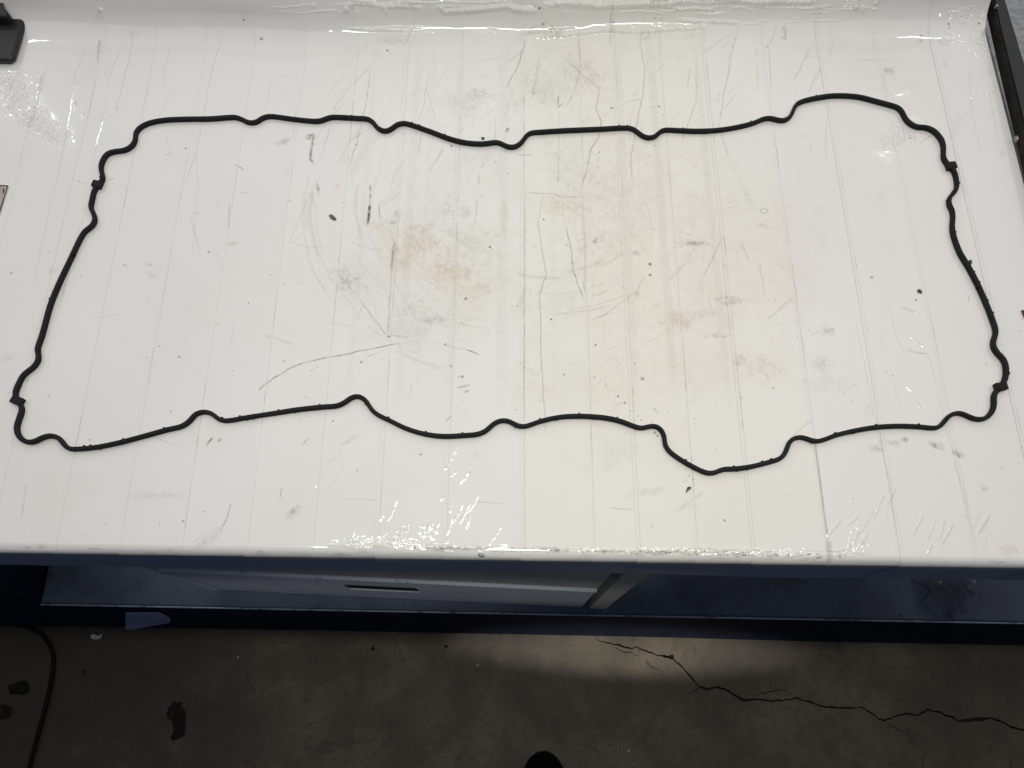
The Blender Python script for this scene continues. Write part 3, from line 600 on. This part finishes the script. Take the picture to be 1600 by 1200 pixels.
bm = bmesh.new(); block(bm, -.022, -.005, -.002, .028, .002, HT); bmobj('stile', bm, M['greysteel'], cab)
# lower drawer front with a stadium slot cut through it
HL = .33
def drawer_front(name, h0, h1, d0, slot=None, m=M['greysteel']):
    bm = bmesh.new(); outer = [(0, h0), (Wd, h0), (Wd, h1), (0, h1)]
    loops = [outer]
    if slot:
        s0, s1, hc, r = slot; st = []; q_ = .009
        for sx_, hx_, b0 in ((s1, -1, -.5), (s1, 1, 0), (s0, 1, .5), (s0, -1, 1)):
            for t in range(5):
                a = (b0 + t / 8) * math.pi; cx_ = sx_ - q_ if sx_ == s1 else sx_ + q_
                st.append((cx_ + q_ * math.cos(a), hc + hx_ * (r - q_) + q_ * math.sin(a)))
        loops.append(st)
    es = []
    for lp in loops:
        v = [bm.verts.new(face_pt(s, d0, h)) for s, h in lp]
        es += [bm.edges.new((v[i], v[(i+1) % len(v)])) for i in range(len(v))]
    bmesh.ops.triangle_fill(bm, edges=es, use_beauty=True)
    r_ = bmesh.ops.extrude_edge_only(bm, edges=es)
    for v in [g for g in r_['geom'] if isinstance(g, bmesh.types.BMVert)]: v.co += un * ((.0022 if slot else .028) - d0)
    return bmobj(name, bm, m, cab)
a, b = PY(540, 913, face_pt(.2, 0, 0).y), PY(655, 918, face_pt(.3, 0, 0).y)
sa, sb = (a - cL).dot(ux), (b - cL).dot(ux); hz = ((a.z + b.z) / 2) - SH
lowd = drawer_front('drawer_front', .004, HL, 0.0, (sa, sb, hz, .040))
bm = bmesh.new(); block(bm, sa - .03, sb + .03, .0024, .0275, hz - .06, hz + .06, 0); bmobj('handle_slot', bm, M['hole'], lowd)
upd = drawer_front('drawer_front', HL + .012, HT, .001, None, M['olive'])
bm = bmesh.new(); block(bm, 0, Wd, -.005, .02, HL + .001, HL + .0115, .003); bmobj('drawer_lip', bm, mat('painted lip highlight', (.70, .74, .80), .35, noise=[(50, (.3, .33, .37), .56, .7)]), lowd)  # pale colour paints in the highlight line of the lip

# ------------------------------------------------------------------ the gasket
GP = [(152,290),(160.6,282),(159.6,273),(157.5,262.5),(160,252),(168,240.5),(181,236.5),(194,235),(206,228.4),(211.6,218),(211.3,210),(216.6,201.6),(231,193),(257,187.7),(289,186),(328,185.6),(367.5,183.2),(378,186.4),(387,191),(394,191.9),(401.6,190.3),(411,184),(421,181.6),(431.5,182.4),(465.6,187),(497,189.5),(506.3,187),(515.5,183.4),(526,183),(557.5,184.8),(574.6,185.9),(582.4,190.3),(589,198.7),(595.6,203.4),(603.4,204.8),(611.3,201.6),(620.5,194.5),(631,192.4),(646.8,196.4),(675.6,206.6),(702,216.6),(728,223),(754.4,224.7),(775.4,222.3),(783.3,224.4),(791,228.4),(800.3,230.2),(809.8,227),(817,220),(822.3,212),(828.9,207.9),(836.8,206.9),(878.8,204.2),(931,202),(983.8,200),(993,204),(1000.8,210.5),(1008.7,214.5),(1015.3,215.3),(1023,213.4),(1031,206.3),(1037.6,203.2),(1062.5,204),(1088.8,205),(1122.9,203.4),(1154.4,198.2),(1178,192),(1192,186),(1202.5,184.5),(1211.5,186.6),(1220.5,188.5),(1228.6,187),(1235.7,181),(1239.9,172),(1244.3,163.3),(1253.5,158.3),(1271.9,153.8),(1295.5,150),(1319,149.5),(1342.8,151.7),(1369,158.3),(1390,164),(1403,168.3),(1410,175.4),(1413.6,183.8),(1420,191.6),(1432,198.2),(1445,199),(1457,203.4),(1466,211.3),(1472.7,221.8),(1474.5,233.6),(1474,244),(1476.6,252),(1484.5,260.4),(1491,268),(1494,278),(1495.4,290.5),(1493,299),(1485.8,306),(1482.7,313.6),(1483.7,321.5),(1488.2,329.4),(1489,342.5),(1488,355.6),(1491,371.4),(1500,395),(1512,415),(1526.5,442),(1539.6,471),(1550,497.4),(1556,515.8),(1555.4,523.6),(1552,534),(1552.8,543.3),(1559,552.5),(1568.5,561.7),(1572,573.5),(1572,588),(1568,598.5),(1563,605.5),(1555.4,612.8),(1552.8,622),(1553.5,632.5),(1548.8,645.6),(1539.6,653.5),(1529,655.3),(1517,652.7),(1505.5,647),(1495,645),(1484.5,648.8),(1476.6,657.4),(1470,665.3),(1460.9,668.7),(1434.6,666.6),(1403,665.6),(1369,667.4),(1337.5,672.4),(1306,679.8),(1287.6,686.8),(1274.5,689.5),(1264,686.6),(1253.5,683.2),(1243,683.7),(1235,689),(1230.7,698),(1226.7,708.6),(1219.4,716),(1201,722),(1172.8,729),(1146.5,732.5),(1129.4,733),(1120,737),(1109.8,739.6),(1099,737),(1083.5,729.6),(1065,719),(1046.8,706),(1039.4,695.5),(1038.4,683.7),(1035,674.5),(1028.4,667.4),(1017.9,665.3),(1007.4,668),(999.5,668.7),(989,665.3),(968,657.4),(941.8,652.2),(905,650),(873.5,651.7),(844.6,658),(826,664.5),(816.5,666.4),(806.5,664),(796.4,658.2),(785.9,656.7),(775.4,659.3),(766,666.6),(758.3,673.7),(746.5,678.2),(722.9,680.3),(694,681.6),(665,678.2),(636,669.8),(610,657.4),(589,647),(579.8,639),(573.8,628.6),(566.7,621.5),(557.5,618.9),(548.3,621.5),(539,628.6),(527.3,633.8),(505,635.6),(465.6,639.8),(426,646),(400,649.8),(380.6,653),(351.8,657.4),(341,654.3),(330.8,646),(317.6,643.3),(305.8,647),(296.6,657.4),(286,665.3),(262.5,671),(223,681.9),(183.8,692),(147,699),(112.9,701.5),(103.7,698.7),(95.8,689),(89,682.4),(78.8,680.5),(67,683),(56.4,689),(46,690.8),(34,686.8),(27.6,678.4),(26,668),(30,653.5),(34.2,641.7),(32.8,633.8),(27.6,626.5),(23.5,616.7),(25.5,608),(33,592),(38.5,584),(52.5,573.5),(60,561.7),(59.4,552.5),(58.3,546),(65.6,523.6),(78.7,476.4),(92,443.6),(110,405.5),(131,363.5),(144.4,352.5),(148.3,343.8),(145.7,333.3),(141.7,324),(143.9,312.3),(146.2,301)]
GH, GW = .0073, .0053; GZ = TOP + .0016
gpts = [P(x, y, GZ + GH * .5) for x, y in GP]; ng = len(gpts)
path = []
for i in range(ng):                           # centripetal Catmull-Rom
    p0, p1, p2, p3 = (gpts[(i + k) % ng] for k in (-1, 0, 1, 2))
    d = (p2 - p1).length; m1 = (p2 - p0) / ((p2 - p1).length + (p1 - p0).length) * d; m2 = (p3 - p1) / ((p3 - p2).length + (p2 - p1).length) * d
    k = max(2, int(d / .0035))
    for j in range(k):
        t = j / k; path.append((2*t**3 - 3*t*t + 1) * p1 + (t**3 - 2*t*t + t) * m1 + (-2*t**3 + 3*t*t) * p2 + (t**3 - t*t) * m2)
sm = [(path[i-1] + path[i] * 2 + path[(i+1) % len(path)]) / 4 for i in range(len(path))]; path = sm
gc = sum(gpts, Vector()) / ng
gasket = empty('rubber_gasket', (gc.x, gc.y, GZ), 'long wavy black rubber gasket loop lying flat on the white film covered bench', 'gasket')
prof = [(-.5, .06), (-.46, 0), (.46, 0), (.5, .06), (.5, .50), (.44, .58), (.42, .86), (.34, .97), (.18, 1.0), (-.18, 1.0), (-.34, .97), (-.42, .86), (-.44, .58), (-.5, .50)]
def normal_at(i):
    t = path[(i + 1) % len(path)] - path[i - 1]; t.z = 0; t.normalize(); return Vector((t.y, -t.x, 0)), t
gv, gf = [], []; npf = len(prof)
for i in range(len(path)):
    nrm, _ = normal_at(i); c = path[i]; wv = 1 + .05 * math.sin(i * .13) + random.uniform(-.012, .012)
    for (u, h) in prof: gv.append(Vector((c.x, c.y, GZ)) + nrm * (u * GW * wv) + Vector((0, 0, h * GH)))
for i in range(len(path)):
    j = (i + 1) % len(path)
    for k in range(npf): gf.append((i * npf + k, j * npf + k, j * npf + (k + 1) % npf, i * npf + (k + 1) % npf))
g = obj('seal_body', gv, gf, M['rubber'], gasket, True)
bm = bmesh.new(); bm.from_mesh(g.data); bmesh.ops.recalc_face_normals(bm, faces=bm.faces[:]); bm.to_mesh(g.data); bm.free()
def oriented_box(bm, c, ax, ay, sx, sy, z0, z1, bev=.0008):
    q = [c + ax * (sx * i) + ay * (sy * j) for i, j in ((-.5, -.5), (.5, -.5), (.5, .5), (-.5, .5))]
    prism(bm, [Vector((v.x, v.y, z0)) for v in q], [Vector((v.x, v.y, z1)) for v in q], bev)
for (x, y, ang, sx, sy) in [(152.5, 289, -12, .0125, .0098), (1485.5, 260, 8, .0128, .0105), (28, 626.5, -20, .0145, .0100), (1563, 604.5, 6, .0145, .0095)]:
    c = P(x, y, GZ + GH * .5); a = R(ang); bm = bmesh.new()
    oriented_box(bm, c, Vector((math.cos(a), math.sin(a), 0)), Vector((-math.sin(a), math.cos(a), 0)), sx, sy, GZ, GZ + GH + .0012, .0009)
    bmobj('corner_block', bm, M['rubber'], gasket)
bm = bmesh.new()                              # the row of tiny retaining nubs along both flanks
NUB = [(552,180),(646,192),(656,196),(695,210),(948,203),(967,199),(1068,203),(1175,192),(1275,151),(1497,365),(1500,395),(1510,413),(1522,437),(1530,452),(1548,490),(1570,575),(1573,585),(132,692),(194,685),(256,668),(375,653),(437,640),(499,632),(607,652),(664,674),(723,677),(843,654),(905,646),(967,652),(1068,720),(1144,730),(1205,720),(1303,678),(1368,665),(1435,663),(386,653),(140,698),(1120,204),(1190,723),(1496,285),(1488,300),(850,206),(60,550),(118,398),(80,470),(147,310)]
for (x, y) in NUB:
    p = P(x, y, GZ + GH * .5); i = min(range(len(path)), key=lambda k: (path[k] - p).length_squared); nrm, t = normal_at(i)
    s = 1 if (p - path[i]).dot(nrm) > 0 else -1
    for off, sg in ((0, s), (8, -s) if (x + y) % 2 > .5 else (0, s)):
        nr, tt = normal_at((i + off) % len(path)); c = path[(i + off) % len(path)] + nr * (sg * GW * .5)
        oriented_box(bm, c, tt, nr, .0024, .0018, GZ + .0012, GZ + GH * .93, .0006)
nb = bmobj('nubs', bm, M['rubber'], gasket); tag(nb, kind='stuff')

# ------------------------------------------------------------------ things at the ends of the bench
def bar_from_pixels(name, tops, zt, zb, m, parent, bev=.004, seg=3):
    t = [P(x, y, zt) for x, y in tops]; bm = bmesh.new()
    prism(bm, [Vector((v.x, v.y, zb)) for v in t], t, bev, seg); return bmobj(name, bm, m, parent)
ZB = TOP + .020
RUST = mat('worn dark steel side', (.013, .0115, .010), .8, spec=.1, noise=[(25, (.04, .031, .023), .42, .68), (160, (.012, .011, .011), .5, .68)], bump=(140, .5, .0015))
brA = P(1575, 100, TOP)
bar = empty('steel_angle_bar', (brA.x, brA.y, TOP), 'worn black steel bar with bolts running along the right end of the bench top', 'metal bar')
t = [P(x, y, ZB) for x, y in [(1538, -60), (1550, 0), (1573, 100), (1638, 370), (1718, 700), (1762, 700), (1676, 370), (1600, 100), (1569, 0), (1552, -60)]]
bm = bmesh.new(); prism(bm, [Vector((v.x, v.y, TOP + .002)) for v in t], t, .004, 3); bmobj('bar', bm, RUST, bar)
bm = bmesh.new()
ti = [P(x, y, ZB + .001) for x, y in [(1541, -60), (1553, 0), (1577, 100), (1643, 370), (1723, 700), (1761, 700), (1675, 370), (1598, 100), (1568, 0), (1550, -60)]]
prism(bm, [Vector((v.x, v.y, ZB + .0002)) for v in ti], [Vector((v.x, v.y, ZB + .0035)) for v in ti], .001); bmobj('top_plate', bm, M['black'], bar)
def bolt(px, py, z, r, parent):
    c = P(px, py, z); bm = bmesh.new()
    bmesh.ops.create_cone(bm, cap_ends=True, segments=10, radius1=r, radius2=r * .75, depth=.004, matrix=Matrix.Translation((c.x, c.y, z)))
    return bmobj('bolt', bm, M['bolt'], parent)
bolt(1557, 10, ZB + .005, .0028, bar)
c = P(1588, 217, TOP + .017); bm = bmesh.new()
bmesh.ops.create_icosphere(bm, subdivisions=2, radius=.0042, matrix=Matrix.Translation((c.x, c.y, c.z)) @ Matrix.Diagonal((.6, 1.2, 1, 1))); bmobj('bolt', bm, M['bolt'], bar, True)

clA = P(15, 60, TOP)
clamp = empty('steel_stop_block', (clA.x, clA.y, TOP), 'black steel block with rounded corners on the left rear corner of the bench', 'metal block')
bar_from_pixels('block', [(2, 27), (33, 24), (37, 32), (20, 88), (13, 93), (-40, 92), (-40, 28)], TOP + .013, TOP + .002, M['blacksmooth'], clamp, .004, 3)
bar_from_pixels('rear_post', [(-40, -40), (-4, -40), (0, 4), (12, 18), (6, 25), (-40, 25)], TOP + .03, TOP + .002, M['black'], clamp, .004, 3)

# film-wrapped ledge to the right of the bar
def wrap_material():
    m = bpy.data.materials.new('crinkled clear film over grey'); m.use_nodes = True; nt = m.node_tree; N = nt.nodes; b = N['Principled BSDF']
    tc = N.new('ShaderNodeTexCoord'); b.inputs['Base Color'].default_value = (.24, .255, .25, 1); b.inputs['Roughness'].default_value = .45
    b.inputs['Coat Weight'].default_value = 1; b.inputs['Coat Roughness'].default_value = .06
    v = N.new('ShaderNodeTexVoronoi'); v.feature = 'DISTANCE_TO_EDGE'; v.inputs['Scale'].default_value = 45; nt.links.new(tc.outputs['Object'], v.inputs['Vector'])
    n = N.new('ShaderNodeTexNoise'); n.inputs['Scale'].default_value = 30; n.inputs['Detail'].default_value = 6; nt.links.new(tc.outputs['Object'], n.inputs['Vector'])
    a = N.new('ShaderNodeMath'); a.operation = 'ADD'; nt.links.new(v.outputs['Distance'], a.inputs[0]); nt.links.new(n.outputs['Fac'], a.inputs[1])
    bp = N.new('ShaderNodeBump'); bp.inputs['Strength'].default_value = 1; bp.inputs['Distance'].default_value = .01
    nt.links.new(a.outputs[0], bp.inputs['Height']); nt.links.new(bp.outputs[0], b.inputs['Coat Normal']); return m
WRAP = wrap_material()
lgA = P(1590, 60, TOP - .12)
bm = bmesh.new(); bx(bm, (xr + .012 if False else P(1600, 60, TOP - .1).x - .06, -.02, TOP - .16), (xr + .6, 1.0, TOP - .10), .006)
lg_ = bmobj('side_ledge', bm, WRAP, None); tag(lg_, 'grey side ledge wrapped in crinkled clear film beyond the black bar at right', 'ledge')

# card at the left edge, with a printed stroke
c = P(3, 305); card = empty('card_tag', (c.x, c.y, TOP), 'small beige card tag lying at the left edge of the bench', 'tag')
bar_from_pixels('card', [(-30, 288), (11.5, 290), (-2, 334), (-30, 334)], TOP + .0022, TOP + .0014, M['beige'], card, 0)
obj('printed_stroke', [P(x, y, TOP + .0026) for x, y in [(4.5, 295), (7, 294.5), (6, 302), (4, 302)]], [(0, 1, 2, 3)], M['ink'], card)
for q4 in ([(-30, 287.6), (11.5, 289.4), (11.5, 290.8), (-30, 289)], [(11.5, 289.5), (12.8, 289.8), (-1, 334.5), (-2.5, 334)]):
    obj('dark_edge', [P(x, y, TOP + .0027) for x, y in q4], [(0, 1, 2, 3)], M['ink'], card)

# flakes and crumbs lying on the film
def chip(name, pts, h, m, label, cat, z=TOP + .0014, group=None):
    c = P(sum(p[0] for p in pts) / len(pts), sum(p[1] for p in pts) / len(pts), z); t = [P(x, y, z) for x, y in pts]; bm = bmesh.new()
    prism(bm, t, [c + (v - c) * .8 + Vector((0, 0, h * random.uniform(.7, 1.2))) for v in t])
    o = bmobj(name, bm, m); tag(o, label, cat, group); return o
chip('dirt_flake', [(1071,771),(1072.5,765),(1074,761),(1077,760),(1081,761.5),(1079,764.5),(1075,767)], .0016, M['flake'], 'triangular grey dirt flake below the lowest bend of the gasket', 'flake')
chip('stone_chip', [(747,868),(748,864.5),(752,863.5),(756,865),(757,868.5),(753,871)], .004, M['stone'], 'pale stone chip sitting at the front edge of the bench', 'stone chip', TOP - .001)
chip('dirt_crumb', [(1433,454),(1435,452.5),(1437,454),(1440,455),(1440,459),(1437,458),(1434,457)], .002, M['grit'], 'dark dirt crumb on the bare film near the right side of the gasket', 'crumb')
chip('dirt_crumb', [(1513,409),(1514.5,406),(1517,406.5),(1518.5,412),(1516,415)], .002, M['grit'], 'brown crumb touching the outside of the right gasket run', 'crumb')
chip('dirt_crumb', [(514,337),(517,334.5),(522,338),(526,343),(523,345),(517,342)], .0015, M['flake'], 'grey smeared crumb beside the short black scuff left of the middle', 'crumb')
chip('dirt_crumb', [(752,216),(754,214.5),(757,215.5),(757,218),(753,218.5)], .002, M['grit'], 'small dark crumb just above the dip of the upper gasket run', 'crumb')
chip('bark_sliver', [(1595,485),(1606,483),(1610,500),(1601,499)], .003, mat('brown sliver', (.08, .05, .04), .8), 'brown sliver at the right edge of the bench top', 'sliver')

# ------------------------------------------------------------------ on the shelf and the floor
def crumple(name, cx, cy, z, rx, ry, h, seed, m, label, cat):
    r = random.Random(seed); bm = bmesh.new(); c = P(cx, cy, z); k = (CAM.z - z) / FPX
    bmesh.ops.create_grid(bm, x_segments=26, y_segments=22, size=1)
    ph = [(r.uniform(3, 11), r.uniform(3, 11), r.uniform(0, 6)) for _ in range(7)]
    for v in bm.verts:
        u, w = v.co.x, v.co.y; fold = sum(abs(math.sin(a * u + b * w + p)) for a, b, p in ph) / 7
        edge = max(0, 1 - (u * u + w * w) * .7)
        v.co = Vector((c.x + u * rx * k * (1 + .25 * math.sin(5 * w + seed)) * (1 - .4 * max(0, -w)) + r.uniform(-1, 1) * .002, c.y + w * ry * k * (1 + .25 * math.sin(4 * u + 1)) + r.uniform(-1, 1) * .002, z + .004 + h * edge * fold + r.uniform(0, .004)))
    o = bmobj(name, bm, m); return tag(o, label, cat)
def clear_film():
    m = bpy.data.materials.new('clear crumpled film'); m.use_nodes = True; nt = m.node_tree; N = nt.nodes
    o = N['Material Output']; N.remove(N['Principled BSDF']); t = N.new('ShaderNodeBsdfTransparent'); t.inputs[0].default_value = (.90, .91, .93, 1)
    g_ = N.new('ShaderNodeBsdfGlossy'); g_.inputs['Roughness'].default_value = .12; fr = N.new('ShaderNodeFresnel'); fr.inputs[0].default_value = 1.5
    x = N.new('ShaderNodeMixShader'); nt.links.new(fr.outputs[0], x.inputs[0]); nt.links.new(t.outputs[0], x.inputs[1]); nt.links.new(g_.outputs[0], x.inputs[2]); df = N.new('ShaderNodeBsdfDiffuse'); df.inputs[0].default_value = (.8, .82, .85, 1); y = N.new('ShaderNodeMixShader'); y.inputs[0].default_value = .16
    nt.links.new(x.outputs[0], y.inputs[1]); nt.links.new(df.outputs[0], y.inputs[2]); nt.links.new(y.outputs[0], o.inputs[0]); return m
crumple('plastic_wrap', 1478, 928, SH, 38, 32, .07, 4, clear_film(), 'crumpled piece of clear plastic wrap on the blue shelf at right', 'plastic wrap')

def sheet(name, pts, z, m, label, cat, curl=.004):
    c = P(sum(p[0] for p in pts) / len(pts), sum(p[1] for p in pts) / len(pts), z); v = [P(x, y, z + random.uniform(0, curl)) for x, y in pts]; n = len(v)
    vs = v + [p - Vector((0, 0, .0008)) for p in v]; fs = [tuple(range(n)), tuple(range(2*n - 1, n - 1, -1))] + [(i, i + n, (i+1) % n + n, (i+1) % n) for i in range(n)]
    o = obj(name, vs, fs, m); return tag(o, label, cat)
jag = [(197, 955)] + [(196.5 + (1.5 if k % 2 else 0), 957 + k * 1.2) for k in range(1, 23)]
def on_rail(px, py):
    a, b, c_ = kt[1], kt[2], kb[1]; nn = (b - a).cross(c_ - a).normalized(); d = P(px, py, 0) - CAM
    p = CAM + d * ((a - CAM).dot(nn) / d.dot(nn)); return p + nn * (.003 if nn.y < 0 else -.003) * random.uniform(.8, 1.6)
tw = [on_rail(x, y) for x, y in jag + [(205,983),(222,979),(240,975),(256,972),(266,970),(267,966),(264,961),(258,958),(250,955)]]; nt_ = len(tw)
o = obj('paper_towel', tw + [p + Vector((0, .0009, -.0003)) for p in tw], [tuple(range(nt_)), tuple(range(2*nt_ - 1, nt_ - 1, -1))] + [(i, i + nt_, (i+1) % nt_ + nt_, (i+1) % nt_) for i in range(nt_)], M['lilac'])
tag(o, 'torn lilac paper towel hanging against the dark rail below the blue shelf', 'paper towel')
sheet('paper_scrap', [(141,993),(146,991),(152,993),(160,990),(158,997),(150,1000),(143,998)], .004, M['white'], 'small torn white paper scrap on the dark floor at left', 'paper scrap')
for (x, y, r_, lab) in [(372,1027,.0028,'white pellet on the floor right of the paper towel'),(746,1039,.003,'white pellet on the floor below the bright patch'),(982,1173,.0034,'pale crumb on the floor right of the black boot toe'),(230,978,.0025,'white bead at the lower edge of the lilac paper towel')]:
    c = P(x, y, .003); bm = bmesh.new(); bmesh.ops.create_icosphere(bm, subdivisions=2, radius=r_)
    for v in bm.verts: v.co = v.co * random.uniform(.85, 1.1) + Vector((c.x, c.y, .0028 + (.014 if y == 978 else 0)))
    o = bmobj('pellet', bm, M['white'], None, True); tag(o, lab, 'pellet')

def tube(name, pts, r, m, n=10):
    vs, fs = [], []; k = len(pts)
    for i, p in enumerate(pts):
        t = (pts[min(k-1, i+1)] - pts[max(0, i-1)]).normalized(); s = t.cross(Vector((0, 0, 1))).normalized(); u = s.cross(t)
        for j in range(n): a = j * 2 * math.pi / n; vs.append(p + s * (r * math.cos(a)) + u * (r * math.sin(a)))
    for i in range(k - 1):
        for j in range(n): fs.append((i*n + j, i*n + (j+1) % n, (i+1)*n + (j+1) % n, (i+1)*n + j))
    return obj(name, vs, fs, m, None, True)
cb = [(-60,972),(-10,972),(30,976),(60,988),(76,1005),(83,1025),(83,1045),(79,1070),(72,1100),(64,1130),(56,1160),(48,1190),(40,1225),(30,1270)]
cpt = [P(x, y, .006) for x, y in cb]; cs = []
for i in range(len(cpt) - 1):
    p0, p1, p2, p3 = cpt[max(0, i-1)], cpt[i], cpt[i+1], cpt[min(len(cpt)-1, i+2)]
    for k in range(8):
        t = k / 8; cs.append(.5 * ((2*p1) + (p2-p0)*t + (2*p0-5*p1+4*p2-p3)*t*t + (3*p1-p0-3*p2+p3)*t**3))
o = tube('power_cable', cs, .0048, M['cable']); tag(o, 'black cable curving across the dark floor at lower left', 'cable')

# toe of the photographer's boot
c = P(850, 1179, .03); boot = empty('black_boot', (c.x, c.y - .1, 0), 'rounded toe of a black boot at the bottom edge of the floor', 'boot')
def boot_shell(z0, z1, grow, roundtop):
    vs, fs = [], []; n = 40; rings = 9
    def outline(a):
        x = .044 * math.cos(a); y = math.sin(a); return x * (1 if y > 0 else 1 - .18 * min(1, -y)), (.055 * y if y > 0 else .22 * y)
    for k in range(rings):
        t = k / (rings - 1); z = z0 + (z1 - z0) * (math.sin(t * math.pi / 2) if roundtop else t); sc = math.cos(t * math.pi / 2 * .97) ** .7 if roundtop else 1
        for j in range(n):
            x, y = outline(2 * math.pi * j / n); vs.append((c.x + x * sc * grow, c.y - .05 + y * sc * grow, z))
    for k in range(rings - 1):
        for j in range(n): fs.append((k*n + j, k*n + (j+1) % n, (k+1)*n + (j+1) % n, (k+1)*n + j))
    fs.append(tuple(range((rings-1)*n, rings*n))); return vs, fs
v_, f_ = boot_shell(.024, .085, .97, True); obj('upper', v_, f_, M['leather'], boot, True)
v_, f_ = boot_shell(.001, .0238, 1.0, False); obj('sole', v_, f_, M['cable'], boot, True)
